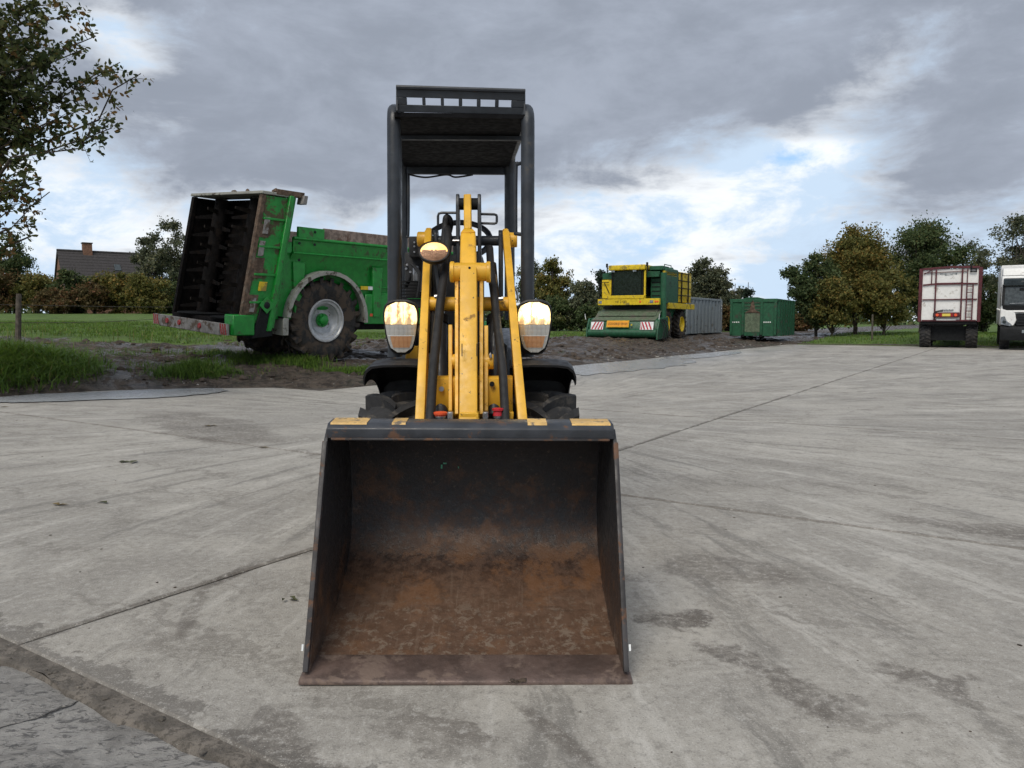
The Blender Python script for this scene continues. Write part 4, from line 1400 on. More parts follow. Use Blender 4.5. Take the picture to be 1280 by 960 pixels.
for k, (z0, z1) in enumerate(((1.05, 1.42), (1.75, 2.15), (2.55, 2.80))):
    rbox(XR + 0.06, XR + 0.30, -1.335, -1.326, z0, z1, 'mud_patch', 'rusty_mud', 0.003)
rbox(XR + 0.14, XR + 0.26, -1.352, -1.338, 2.62, 2.95, 'reflector_board', 'dirty_white', 0.003)
rbox(XR + 0.12, XR + 0.24, -1.352, -1.338, 2.18, 2.48, 'reflector_board', 'dirty_white', 0.003)
rbox(XR + 0.14, XR + 0.25, -1.352, -1.338, 1.08, 1.36, 'reflector_board', 'dirty_white', 0.003)
rbox(XR + 0.27, XR + 0.45, -1.334, -1.322, 1.50, 1.68, 'warning_label', 'sign_yellow', 0.002)
rbox(XR - 0.02, XR + 0.70, -1.35, 1.35, 3.39, 3.45, 'top_hood', 'grey_mudguard')
rbox(XR + 0.30, XR + 0.95, -1.36, -1.20, 3.41, 3.52, 'hood_bracket', 'rusty_mud')
rbox(XR + 0.90, XR + 1.00, -1.42, -1.20, 3.28, 3.46, 'top_lamp_box', 'dirty_white')
rbox(XR + 0.66, XR + 0.70, -1.28, 1.28, 0.95, 3.37, 'rear_door', 'spreader_inside')
rbox(XR - 0.02, XR + 0.62, -1.26, 1.26, 0.80, 0.90, 'spreading_floor', 'spreader_inside')
for yb in (-0.66, 0.66):
    be = sub('beater', sp)
    base, top = rear(XR + 0.36, yb, 0.92), rear(XR + 0.36, yb, 3.32)
    MB().tube([base, top], 0.16, 14).build('drum', 'spreader_inside', be)
    for k in range(36):
        a = k * 1.05 + (0.4 if yb > 0 else 0)
        c = base + (top - base) * (0.03 + 0.026 * k)
        d = Vector((math.cos(a), math.sin(a), 0.12 * (1 if k % 2 else -1)))
        MB().bar(c + d * 0.14, c + d * 0.50, 0.10, 0.022, Vector((0, 0, 1)), wx2=0.05).build('blade', 'spreader_inside' if k % 3 else 'crusted_blade', be)
    MB().lathe([(0, .52), (.03, .54), (.05, .30)], 20, (base.x, base.y, base.z - .02), 'z').build('spinner_disc', 'dark_steel', be)
rbox(XR + 0.60, XR + 0.66, -1.26, 1.26, 0.95, 3.35, 'dung_crust', 'spreader_inside', 0.0)
# bumper board
MB().span((XR - 0.26, -1.02, 0.60), (XR - 0.20, 1.36, 0.84)).build('bumper_board', 'dirty_white', sp, bevel=0.01)
for y in (-.3, .5, 1.0):
    MB().lathe([(-.02, .0001), (-.02, .05), (0, .06)], 16, (XR - .262, y, .73), 'x').build('rear_lamp', 'red_lamp', sp)
for y0 in (-1.3, 1.36):
    MB().span((XR - 0.25, y0, 0.62), (XR - 0.21, y0 + .27, 0.84)).build('hazard_board', 'dirty_white', sp)
    for k in range(3):
        yy = y0 + .02 + .08 * k
        MB().add([(XR - .254, yy, .625), (XR - .254, yy + .05, .625), (XR - .254, yy + .10, .835), (XR - .254, yy + .05, .835)], [(0, 1, 2, 3)]).build('red_stripe', 'red_lamp', sp)
MB().span((XR - 0.18, -1.38, 0.62), (XR + 0.30, -1.06, 1.02)).build('gearbox_guard', 'green_paint', sp, bevel=0.02)
MB().prism([(XR + .25, .55), (XR + .72, .6), (XR + .62, 1.35), (XR + .45, 1.2)], -1.36, -1.10, 'y').build('drive_guard', 'dark_steel', sp, bevel=0.01)
MB().box(rear(XR + .48, -1.40, 1.22), (.24, .012, .24), Matrix.Rotation(R(45), 3, 'Y')).build('warning_diamond', 'green_paint', sp, bevel=0.003)
MB().lathe([(-.01, .0001), (-.01, .05), (0, .07)], 16, rear(XR + .48, -1.408, 1.22), 'y').build('diamond_badge', 'dark_steel', sp)

# body
X0, X1 = -0.92, 4.6
for s in (1, -1):
    sec = [(1.24, 2.62), (1.24, 2.30), (1.10, 2.10), (1.08, 1.18), (0.86, 0.92), (0.82, 0.95), (1.03, 1.22), (1.05, 2.12), (1.19, 2.33), (1.19, 2.62)]
    MB().prism([(s * y, z) for y, z in sec], X0, X1).build('body_side', 'green_paint', sp)
    MB().span((X0 + .10, s * 1.24 - .04 if s < 0 else 1.20, 2.62), (X0 + .75, s * 1.24 + .04 if s < 0 else 1.28, 2.84)).build('corner_plate', 'green_paint', sp, bevel=0.008)
    MB().span((X0 + .76, s * 1.215 - .03, 2.60), (X1 - .05, s * 1.215 + .03, 2.86)).build('top_board', 'board_grey', sp, bevel=0.01)
    MB().tube([(X0, s * 1.25, 2.60), (X1, s * 1.25, 2.60)], 0.035, 10).build('top_rail', 'green_paint', sp)
    MB().tube([(X0, s * 1.245, 2.30), (X1, s * 1.245, 2.30)], 0.022, 8).build('swage_line', 'green_paint', sp)
    rbox(XR + 0.80, XR + 1.30, s * 1.12 - .02, s * 1.12 + .02, 0.92, 2.30, 'corner_filler', 'green_paint')
    for x in (X0 + .20, 1.42, 2.9, 4.3):
        MB().bar((x, s * 1.14, 0.98), (x, s * 1.14, 2.12), 0.20, 0.13, Vector((1, 0, 0)), wx2=0.30, wd2=0.10).build('body_rib', 'green_paint', sp, bevel=0.01)
    MB().bar((X0, s * 1.10, 1.66), (X1, s * 1.10, 1.66), 0.03, 0.06, Vector((0, 0, 1))).build('body_crease', 'green_paint', sp, bevel=0.008)
    MB().bar((1.5, s * 1.13, 1.52), (2.85, s * 1.13, 1.52), 0.05, 0.05, Vector((0, 0, 1))).build('body_crease', 'green_paint', sp, bevel=0.008)
    MB().span((1.1, s * 1.16 - .02, 0.82), (X1 - .2, s * 1.16 + .02, 1.50)).build('side_locker', 'green_paint', sp, bevel=0.012)
MB().span((X0, -.86, .88), (X1, .86, .96)).build('body_floor', 'dark_steel', sp)
MB().prism([(-1.2, 2.86), (1.2, 2.86), (1.05, 1.2), (.82, .95), (-.82, .95), (-1.05, 1.2)], X1 - .06, X1 - .01, 'x').build('body_front', 'green_paint', sp)
MB().span((-1.2, -.40, .62), (X1 + .9, .40, .86)).build('chassis_beam', 'dark_steel', sp, bevel=0.02)
MB().prism([(-.2, .55), (.2, .55), (.12, .80), (-.12, .80)], 4.4, 6.6, 'x').build('drawbar', 'green_paint', sp, bevel=0.02)
MB().span((0.95, -1.185, 1.60), (1.15, -1.165, 1.68)).build('decal', 'sign_yellow', sp)
MB().span((1.16, -1.185, 1.60), (1.34, -1.165, 1.68)).build('decal', 'marking_white', sp)
MB().span((1.24, -1.19, 1.00), (1.36, -1.175, 1.06)).build('side_reflector', 'orange_cap', sp)
for k, (x, z) in enumerate(((X0 + .5, 2.76), (X0 + .5, 2.50), (X0 + .12, 2.50), (X0 + .12, 2.16))):
    MB().lathe([(0, .03), (.012, .03), (.012, .0001)], 8, (x, -1.29, z), 'y').build('bolt', 'dark_steel', sp)
# heaped leftovers over the rear edge
hb = MB()
for k in range(18):
    q = rear(XR + random.uniform(.1, .9), random.choice((-1.2, -1.1, -.5, .3)) + random.uniform(-.1, .1), 3.49)
    r = random.uniform(.03, .08)
    hb.lathe([(-r * .6, .001), (-r * .3, r), (r * .4, r * .7), (r * .8, .001)], 6, q, 'z')
tag(hb.build('dung_clumps', 'rusty_mud', sp, smooth=False), kind='stuff')

TY = tyre_mb(0.89, 0.62, 0.46, 20, 0.055, 0.085, 0.36)
for s in (-1, 1):
    wn = sub('wheel', sp, (0, s * 0.93, 0.90), (0, 0, R(-90)))
    # tyre axis x of the builder becomes y of the machine; +x of the builder is the outer side of the right wheel
    Mx = None if s < 0 else Matrix.Scale(-1, 4, (1, 0, 0))
    TY.build('tyre', 'muddy_rubber', wn, M=Mx)
    g = 1
    MB().lathe([(.26, .47), (.285, .465), (.285, .44), (.25, .42), (.24, .375), (.20, .36), (.18, .325), (.13, .30), (.10, .25), (.10, .13), (.06, .12)], 36, open0=True).build('rim', 'rim_grey', wn, M=Mx)
    MB().lathe([(.06, .15), (.15, .15), (.15, .11), (.22, .10), (.24, .07), (.24, .0001)], 20).build('hub', 'green_paint', wn, M=Mx)
    for k in range(8):
        a = 2 * math.pi * k / 8
        MB().lathe([(.145, .018), (.175, .018), (.175, .0001)], 6, (0, .125 * math.cos(a), .125 * math.sin(a))).build('wheel_nut', 'green_paint', wn, M=Mx)
    # mudguard
    pr = []
    for k in range(19):
        a = R(176 - 178 * k / 18)
        pr.append((1.05 * math.cos(a), 0.90 + 1.05 * math.sin(a)))
    y0, y1 = (s * 0.60, s * 1.30) if s > 0 else (s * 1.30, s * 0.60)
    MB().ribbon(pr, y0, y1, 0.025, 'y').build('mudguard', 'grey_mudguard', sp, bevel=0.006)
    yo = s * 1.30
    mbp = MB()
    for k in range(18):
        a0, a1 = R(176 - 178 * k / 18), R(176 - 178 * (k + 1) / 18)
        mbp.prism([(1.075 * math.cos(a0), .90 + 1.075 * math.sin(a0)), (1.075 * math.cos(a1), .90 + 1.075 * math.sin(a1)), (.99 * math.cos(a1), .90 + .99 * math.sin(a1)), (.99 * math.cos(a0), .90 + .99 * math.sin(a0))], yo - .015, yo + .015, 'y')
    mbp.build('mudguard_rim', 'grey_mudguard', sp)
    MB().span((-1.16, y0, 0.60), (-1.02, y1, 0.96)).build('mud_flap', 'grey_mudguard', sp, bevel=0.01)
    MB().tube([(-1.17, y0, .97), (-1.17, y1, .97)], 0.018, 8).build('flap_bar', 'dark_steel', sp)
MB().tube([(0, -.9, .86), (0, .9, .86)], 0.10, 12).build('axle', 'dark_steel', sp)

# ------------------------------------------------------------------ yellow and green crop harvester
AL = R(29)
sp.rotation_euler = (R(4.5), 0, math.atan2(0.776, 0.63))
hv = thing('crop_harvester', (4.88, 34.6, 0.33), -AL, 'yellow and green self-propelled crop harvester with wide low front header and dark cab', 'harvester')
# picking header
hd = sub('picking_header', hv)
MB().prism([(0.0, .12), (0.02, .36), (0.16, .86), (0.55, .98), (1.35, .98), (1.35, .20), (.6, .08)], -1.62, 1.62).build('hood', 'dark_green', hd, bevel=0.02)
MB().prism([(0.10, .87), (0.50, 1.00), (0.95, 1.30), (1.0, 1.26), (0.55, .94), (.12, .82)], -1.50, 1.50).build('upper_flap', 'worn_green', hd, bevel=0.008)
MB().prism([(0.5, 1.06), (0.98, 1.36), (1.4, 1.36), (1.4, 1.2)], -1.36, 1.36).build('feed_cover', 'worn_green', hd, bevel=0.01)
MB().tube([(-1.6, .10, .30), (1.6, .10, .30)], 0.20, 20).build('pickup_reel', 'dark_green', hd)
for s in (-1, 1):
    MB().prism([(-.10, .02), (-.06, .45), (.2, .95), (1.3, 1.0), (1.4, .12)], s * 1.62, s * 1.70).build('end_plate', 'dark_green', hd, bevel=0.01)
    x0 = s * 1.15 - .30
    rot = Matrix.Rotation(R(-16), 3, 'X')
    MB().box((s * 1.17, -0.02, .62), (.60, .02, .36), rot).build('hazard_board', 'marking_white', hd)
    for k in range(4):
        q = -.27 + .15 * k
        pts = [(q, -.012, -.17), (q + .075, -.012, -.17), (q + .075 - s * .15, -.012, .17), (q - s * .15, -.012, .17)]
        pts = [(max(-.295, min(.295, p[0])), p[1], p[2]) for p in pts]
        MB().add([rot @ Vector(p) + Vector((s * 1.17, -0.02, .62)) for p in pts], [(0, 1, 2, 3)]).build('red_stripe', 'red_stripe', hd)
rot = Matrix.Rotation(R(-16), 3, 'X')
MB().box((-.18, -0.03, .70), (1.02, .03, .27), rot).build('wide_load_plate', 'plate_orange', hd, bevel=0.004)
MB().box((-.18, -0.025, .70), (1.06, .02, .31), rot).build('plate_rim', 'sign_yellow', hd, bevel=0.004)
lettering('UITZONDERLIJK VERVOER', 0.15, 'dark_lettering', hd, Matrix.Translation((-.18, -.050, .70)) @ Matrix.Rotation(R(90 - 16), 4, 'X'), width=0.92)
MB().lathe([(-.03, .0001), (-.03, .035), (.0, .04)], 10, (.46, 0.0, .66), 'y').build('side_lamp', 'sign_yellow', hd)
for s in (-1, 1):
    MB().tube([(s * 1.72, -.05, .9), (s * 1.76, -.05, 1.15)], 0.015, 6).build('marker_rod', 'marking_white', hd)
for k in range(4):
    MB().tube(bez([(1.72, .2 + .2 * k, .9), (1.85, .3 + .2 * k, .5 + .1 * (k % 2)), (1.78, .25 + .25 * k, .05)], 4), 0.02, 6).build('hose', 'black_hose', hd)
# yellow front beam
MB().span((-1.42, .62, 1.55), (1.50, .82, 1.83)).build('front_beam', 'sign_yellow', hv, bevel=0.012)
MB().span((-.95, .60, 1.83), (.80, .90, 1.98)).build('cab_step', 'sign_yellow', hv, bevel=0.012)
lettering('HF 2100', 0.16, 'dark_lettering', hv, Matrix.Translation((-.30, .615, 1.69)) @ Matrix.Rotation(R(90), 4, 'X'))
for x in (-1.30, 1.15):
    MB().box((x, .615, 1.69), (.16, .02, .12)).build('front_lamp', 'chrome_lamp', hv)
for x in (1.33, 1.43, .62):
    MB().lathe([(-.02, .0001), (-.02, .04), (0, .045)], 10, (x, .62, 1.69), 'y').build('marker_lamp', 'orange_cap', hv)
MB().span((-1.3, 1.1, 1.05), (1.3, 1.8, 1.55)).build('under_cab', 'dark_steel', hv)
# cab
cb = sub('cab', hv)
MB().span((-.85, 1.05, 1.98), (.62, 2.4, 3.12)).build('shell', 'dark_green', cb, bevel=0.03)
MB().prism([(.98, 1.96), (1.03, 1.96), (.97, 3.10), (.92, 3.10)], -.80, .54).build('windscreen', 'cab_glass', cb, bevel=0.004)
MB().prism([(1.05, 2.0), (2.2, 2.0), (2.2, 3.05), (1.0, 3.05)], .622, .64).build('side_window', 'cab_glass', cb)
MB().span((-1.0, .80, 3.12), (.75, 2.5, 3.36)).build('roof', 'sign_yellow', cb, bevel=0.06, seg=3)
for x in (-.84, .60):
    MB().bar((x, .99, 1.96), (x, .93, 3.12), 0.06, 0.07).build('pillar', 'dark_steel', cb)
for x in (-.75, .28):
    MB().box((x, .80, 3.08), (.16, .06, .08)).build('roof_lamp', 'chrome_lamp', cb)
for x in (-1.08, .84):
    MB().tube([(x, .9, 3.0), (x, .9, 3.42)], 0.03, 8).build('beacon_pole', 'dark_steel', cb)
    MB().box((x, .86, 3.36), (.10, .06, .18)).build('mirror', 'dark_steel', cb, bevel=0.02)
MB().span((-1.38, 1.0, 1.86), (-.92, 1.9, 2.72)).build('side_box', 'sign_yellow', hv, bevel=0.02)
MB().span((-1.40, 1.1, 2.74), (-.90, 1.9, 3.02)).build('upper_box', 'dark_green', hv, bevel=0.02)
MB().tube([(-1.45, .9, 1.84), (-1.45, .9, 2.6), (-1.0, .9, 2.6)], 0.02, 6).build('handrail', 'dark_steel', hv)
MB().bar((-1.25, .97, 2.6), (-1.0, .97, 2.1), 0.03, 0.03).build('handrail', 'dark_steel', hv)
MB().bar((.72, .95, 1.86), (.72, .95, 3.1), 0.08, 0.06).build('pillar', 'sign_yellow', hv)
# body, tank and engine side
MB().span((.78, 1.5, 1.60), (1.50, 3.4, 3.22)).build('engine_cover', 'dark_green', hv, bevel=0.04)
for k in range(6):
    MB().span((.86, 1.485, 1.75 + .2 * k), (1.40, 1.50, 1.80 + .2 * k)).build('grille_bar', 'dark_steel', hv)
MB().span((.82, 1.2, 3.1), (1.45, 2.2, 3.3)).build('intake_box', 'dark_green', hv, bevel=0.03)
MB().tube([(1.52, 1.15, .75), (1.52, 1.15, 2.98)], 0.14, 16).build('elevator_leg', 'dark_green', hv, bevel=0.01)
MB().prism([(1.2, 3.05), (3.0, 3.3), (3.2, 3.34), (3.6, 3.1), (3.6, 2.9), (1.2, 2.8)], -1.3, 1.3).build('top_deck', 'dark_green', hv, bevel=0.02)
MB().bar((1.45, 1.35, 2.98), (1.45, 3.2, 2.98), 0.20, 0.10, Vector((0, 0, 1))).build('conveyor_arm', 'sign_yellow', hv, bevel=0.01)
MB().span((-1.3, 3.3, 1.72), (1.38, 6.0, 3.18)).build('crop_tank', 'sign_yellow', hv, bevel=0.05, seg=2)
MB().span((-1.2, 1.8, .95), (1.15, 5.9, 1.72)).build('chassis', 'dark_green', hv, bevel=0.02)
MB().span((1.36, 1.9, 1.40), (1.56, 6.0, 1.66)).build('side_beam', 'sign_yellow', hv, bevel=0.01)
for x in (3.55, 4.2, 5.3):
    MB().bar((1.43, x, 1.66), (1.43, x, 3.15), 0.05, 0.05).build('tank_post', 'dark_steel', hv)
for z in (2.05, 2.4, 2.75, 3.1):
    MB().bar((1.45, 3.5, z), (1.45, 5.6, z), 0.04, 0.04, Vector((0, 0, 1))).build('tank_rail', 'dark_steel', hv)
MB().span((1.36, 2.3, 1.75), (1.44, 3.3, 2.75)).build('service_door', 'dark_steel', hv, bevel=0.02)
MB().lathe([(0, .24), (.04, .24), (.04, .0001)], 20, (1.40, 2.9, 2.2), 'x').build('belt_pulley', 'dark_green', hv)
MB().tube([(1.2, 2.2, 3.3), (1.2, 2.2, 3.42), (1.2, 3.2, 3.42), (1.2, 3.2, 3.3)], 0.02, 6).build('deck_rail', 'dark_green', hv)
HT = tyre_mb(0.66, 0.50, 0.36, 18, 0.05, 0.07, 0.36)
for s in (-1, 1):
    for y, r in ((2.0, 1.0), (4.3, 1.0)):
        wn = sub('wheel', hv, (s * 1.22, y, 0.68))
        Mx = None if s > 0 else Matrix.Scale(-1, 4, (1, 0, 0))
        HT.build('tyre', 'muddy_rubber', wn, M=Mx)
        MB().lathe([(.20, .37), (.235, .36), (.22, .33), (.10, .29), (.08, .12), (.16, .11), (.16, .0001)], 24, open0=True).build('rim', 'sign_yellow', wn, M=Mx)

# ------------------------------------------------------------------ containers


def corrugated(parent, name, material, a, b, z0, z1, pitch, depth, outward):
    """a ribbed sheet wall from a to b (local xy)"""
    a, b = Vector(a), Vector(b)
    d = (b - a).normalized()
    n = Vector(outward)
    Lg = (b - a).length
    k = max(2, int(Lg / pitch))
    pts = []
    for i in range(k):
        for f, o in ((0.0, 0), (.30, 0), (.42, 1), (.88, 1)):
            pts.append(a + d * (Lg * (i + f) / k) + n * depth * o)
    pts.append(b)
    mb = MB()
    m = len(pts)
    vs = [(p.x, p.y, z) for z in (z0, z1) for p in pts]
    fs = [(i, i + 1, m + i + 1, m + i) for i in range(m - 1)]
    inn = [p - n * 0.04 for p in pts]
    vs += [(p.x, p.y, z) for z in (z0, z1) for p in inn]
    fs += [(2 * m + i + 1, 2 * m + i, 3 * m + i, 3 * m + i + 1) for i in range(m - 1)]
    fs += [(m + i, m + i + 1, 3 * m + i + 1, 3 * m + i) for i in range(m - 1)]
    mb.add(vs, fs)
    return mb.build(name, material, parent, smooth=False)


gc = thing('grey_container', (9.3, 41.6, 0.36), R(-6), 'grey corrugated steel container behind the harvester', 'container')
ang = math.atan2(5.2, 3.3)
gl = 5.9
gm = sub('body', gc, (0, 0, 0), (0, 0, ang + R(6)))
corrugated(gm, 'corrugated_side', 'grey_cladding', (0, 0), (gl, 0), .12, 1.98, .55, .06, (0, -1))
corrugated(gm, 'corrugated_side', 'grey_cladding', (0, 2.3), (gl, 2.3), .12, 1.98, .55, .06, (0, 1))
MB().span((-.05, -.08, 1.96), (gl + .05, 2.38, 2.08)).build('roof_rim', 'grey_cladding', gm, bevel=0.015)
MB().span((0, .02, .06), (gl, 2.28, .16)).build('floor', 'dark_steel', gm)
for x in (0, gl):
    MB().span((x - .05, 0, .08), (x + .05, 2.3, 1.98)).build('end_wall', 'grey_cladding', gm, bevel=0.01)
    MB().span((x - .06, -.09, .08), (x + .06, .03, 2.0)).build('corner_post', 'grey_cladding', gm, bevel=0.01)
for z in (1.55, 1.7):
    MB().box((gl - .12, -.10, z), (.06, .02, .06)).build('white_sticker', 'marking_white', gm)

gq = at(970, 423, 39.0)
gcn = thing('green_container', (gq.x, gq.y, 0.30), R(-29), 'dark green steel roll-off container with ribbed side, standing alone', 'container')
w_, l_, h_ = 2.30, 5.0, 1.98
MB().span((-w_, 0, .10), (0, .08, h_)).build('front_panel', 'dark_green', gcn, bevel=0.01)
MB().span((-w_ - .03, -.05, h_ - .18), (.03, .14, h_)).build('top_beam', 'dark_green', gcn, bevel=0.02)
MB().prism([(-w_ * .5 - .55, h_), (-w_ * .5 + .55, h_), (-w_ * .5 + .2, h_ + .08), (-w_ * .5 - .2, h_ + .08)], -.04, .12, 'y').build('hook_frame_top', 'dark_green', gcn, bevel=0.01)
for x in (-w_ + .06, -w_ * .5 - .50, -w_ * .5 + .42, -.06):
    MB().span((x - .06, -.06, .16), (x + .06, .0, h_ - .16)).build('front_post', 'dark_green', gcn, bevel=0.01)
MB().span((-w_ * .5 - .40, -.012, .30), (-w_ * .5 + .34, .0, 1.28)).build('hook_plate', 'worn_green', gcn)
MB().prism([(-w_ * .5 - .44, 1.28), (-w_ * .5 + .38, 1.28), (-w_ * .5 + .10, 1.42), (-w_ * .5 + .02, 1.9), (-w_ * .5 - .08, 1.9), (-w_ * .5 - .16, 1.42)], -.05, -.005, 'y').build('hook_bar', 'rusty_mud', gcn, bevel=0.01)
for z in (1.45, 1.62, 1.78):
    MB().box((-w_ * .5 - .03, -.02, z), (1.05, .03, .025)).build('weld_seam', 'worn_green', gcn)
for x0 in (-w_ + .14, -.60):
    for k in range(4):
        MB().box((x0 + .10 * k, -.012, .80), (.06, .012, .06)).build('white_marking', 'marking_white', gcn)
corrugated(gcn, 'ribbed_side', 'dark_green', (0, .05), (0, l_), .10, h_ - .05, .62, .09, (1, 0))
corrugated(gcn, 'ribbed_side', 'dark_green', (-w_, .05), (-w_, l_), .22, h_ - .05, .62, .09, (-1, 0))
MB().span((-w_, l_ - .08, .22), (0, l_, h_)).build('rear_door', 'dark_green', gcn, bevel=0.01)
MB().span((-w_ - .05, .1, h_ - .10), (-w_ + .05, l_, h_ - .01)).build('top_rail', 'dark_green', gcn)
MB().span((-.05, .1, h_ - .10), (.07, l_, h_ - .01)).build('top_rail', 'dark_green', gcn, bevel=0.01)
MB().span((-w_, .05, .20), (0, l_, .26)).build('floor', 'dark_steel', gcn)
for x in (-w_ * .5 - .5, -w_ * .5 + .4):
    MB().span((x - .07, -.02, .06), (x + .07, l_, .22)).build('skid', 'dark_steel', gcn)
    MB().tube([(x - .12, .2, .10), (x + .12, .2, .10)], 0.10, 14).build('roller', 'dark_steel', gcn)

# ------------------------------------------------------------------ white tipping trailer
TA = R(31)
tr = thing('tipping_trailer', (18.72, 33.4, 0.0), -TA, 'tall white tipping trailer with dark red frame, seen from behind', 'trailer')
TW, TZ0, TZ1, TL = 2.22, 1.16, 3.42, 7.4
MB().span((-TW / 2 + .05, .03, TZ0), (TW / 2 - .05, .07, TZ1 - .04)).build('tailgate', 'white_paint', tr)
for s in (-1, 1):
    MB().span((s * TW / 2 - .07, -.03, TZ0 - .04), (s * TW / 2 + .07, .16, TZ1)).build('corner_post', 'maroon', tr, bevel=0.015)
    MB().span((s * TW / 2 - .02, .1, TZ0), (s * TW / 2 + .03, TL, TZ1 - .04)).build('side_wall', 'white_paint', tr)
    for k in range(1, 8):
        MB().span((s * TW / 2 + (.0 if s > 0 else -.07), .1 + k * .95, TZ0), (s * TW / 2 + (.07 if s > 0 else 0), .18 + k * .95, TZ1 - .03)).build('side_post', 'dirty_white', tr)
MB().span((-TW / 2, TL - .05, TZ0), (TW / 2, TL, TZ1)).build('front_wall', 'white_paint', tr)


def fx(u):
    return -TW / 2 + TW * u


def bar2(u0, z0, u1, z1, wd, name='frame_bar', y=-.01, material='maroon'):
    MB().bar((fx(u0), y, z0), (fx(u1), y, z1), wd * .78, 0.05, Vector((0, 0, 1)) if abs(u1 - u0) > 1e-3 else Vector((1, 0, 0))).build(name, material, tr, bevel=0.005)


bar2(.02, TZ1 - .03, .5, TZ1 + .03, .12, 'top_bar')
bar2(.5, TZ1 + .03, .98, TZ1, .12, 'top_bar')
bar2(.04, 2.71, .25, 2.75, .08)
bar2(.25, 2.75, .72, 2.75, .11, y=-.02)
bar2(.72, 2.75, .96, 2.73, .08)
bar2(.04, 2.08, .96, 2.08, .06)
bar2(.04, 3.23, .80, 3.27, .035, y=-.02)
bar2(.26, TZ0, .26, TZ1 - .06, .075, y=-.025)
bar2(.70, TZ0, .70, TZ1 - .06, .075, y=-.025)
bar2(.185, 2.75, .185, TZ1 - .06, .05)
bar2(.785, 2.75, .785, TZ1 - .06, .045)
bar2(.05, 3.18, .17, TZ1 - .08, .03)
bar2(.04, TZ0 + .02, .96, TZ0 + .02, .08, y=-.005)
ld = sub('ladder', tr)
for u in (.785, .885):
    MB().bar((fx(u), -.10, TZ0), (fx(u), -.10, 2.74), 0.05, 0.04).build('rail', 'maroon', ld)
for k in range(6):
    MB().bar((fx(.785), -.10, 1.32 + .26 * k), (fx(.885), -.10, 1.32 + .26 * k), 0.03, 0.03, Vector((0, 0, 1))).build('rung', 'maroon', ld)
# valve lever at the top corner
for (u, z, sx, sz) in ((.84, 3.44, .06, .20), (.88, 3.36, .24, .045), (.88, 3.23, .26, .045), (.84, 3.29, .045, .14), (.925, 3.29, .045, .14)):
    MB().box((fx(u), -.05, z), (sx, .04, sz)).build('hatch_lever', 'dark_steel', tr)
# lamp unit with plate
lu = sub('lamp_unit', tr)
MB().box((fx(.46), -.10, 1.42), (1.00, .10, .22)).build('lamp_board', 'maroon', lu, bevel=0.03)
MB().tube(bez([(fx(.40), -.12, 1.60), (fx(.29), -.12, 1.56), (fx(.25), -.12, 1.42), (fx(.29), -.12, 1.30)], 5), 0.035, 8).build('cable_loop', 'black_hose', lu)
MB().box((fx(.46), -.155, 1.42), (.36, .01, .11)).build('number_plate', 'plate_yellow', lu)
for u in (.31, .62):
    MB().lathe([(-.03, .0001), (-.03, .06), (0, .06)], 14, (fx(u), -.15, 1.42), 'y').build('rear_lamp', 'orange_cap', lu)
for u in (.37, .555):
    MB().box((fx(u), -.153, 1.42), (.10, .02, .14)).build('rear_lamp', 'red_lamp', lu)
MB().box((fx(.46), -.02, 1.22), (.72, .03, .06)).build('reflector_strip', 'marking_white', lu)
for k in range(8):
    MB().box((fx(.37 + .028 * k), -.0, 1.62 + .01 * (k % 2)), (.05, .01, .06)).build('faded_letter', 'grey_cladding', tr)
for k, u in enumerate((.335, .36, .39, .42, .445, .475, .51, .54, .575, .60)):
    MB().box((fx(u), .024, 3.12 + .05 * abs(k - 4.5) / 4.5), (.03 if k % 3 else .055, .01, .08 if k % 2 else .05)).build('faded_letter', 'grey_cladding', tr)
# chassis
MB().span((-.55, .2, .95), (.55, TL, 1.18)).build('chassis', 'dark_steel', tr, bevel=0.02)
MB().span((-1.05, .05, 1.02), (1.05, .25, 1.20)).build('rear_beam', 'dark_steel', tr)
MB().span((-.78, .5, .32), (.78, .62, .95)).build('rear_shield', 'dark_steel', tr)
TT = tyre_mb(0.56, 0.44, 0.28, 22, 0.025, 0.05, 0.2)
for y in (.8, 2.2, 6.2):
    MB().tube([(-.9, y, .58), (.9, y, .58)], 0.07, 10).build('axle', 'dark_steel', tr)
    for s in (-1, 1):
        wn = sub('wheel', tr, (s * .88, y, .57))
        TT.build('tyre', 'rubber', wn)
        MB().lathe([(s * .10, .29), (s * .18, .27), (s * .08, .10), (s * .08, .0001)], 18, open0=True).build('rim', 'dirty_white', wn)
        MB().span((s * .88 - .24, y - .62, 1.14), (s * .88 + .24, y + .62, 1.17)).build('mudguard', 'dark_steel', tr)

# ------------------------------------------------------------------ white truck
tk = thing('truck', (20.75, 30.75, 0.0), -R(31), 'white lorry with dark grille and windscreen, cut off by the picture edge', 'truck')
HWT = 1.24
cabp = sub('cab', tk)
MB().prism([(.18, 1.05), (.10, 1.70), (.30, 2.62), (.50, 2.98), (1.9, 3.06), (2.1, 2.9), (2.1, .95)], -HWT, HWT).build('shell', 'white_paint', cabp, bevel=0.05, seg=3)
MB().prism([(.055, 1.78), (.235, 2.60), (.265, 2.60), (.115, 1.76)], -HWT + .10, HWT - .10).build('windscreen', 'wind_glass', cabp, bevel=0.004)
MB().prism([(.06, 1.50), (.04, 1.80), (.11, 1.80), (.14, 1.50)], -HWT + .06, HWT - .06).build('wiper_panel', 'dark_steel', cabp, bevel=0.02)
MB().prism([(.10, 2.56), (.12, 2.82), (.42, 2.90), (.40, 2.56)], -HWT + .05, HWT - .05).build('sun_visor', 'cab_glass', cabp, bevel=0.03)
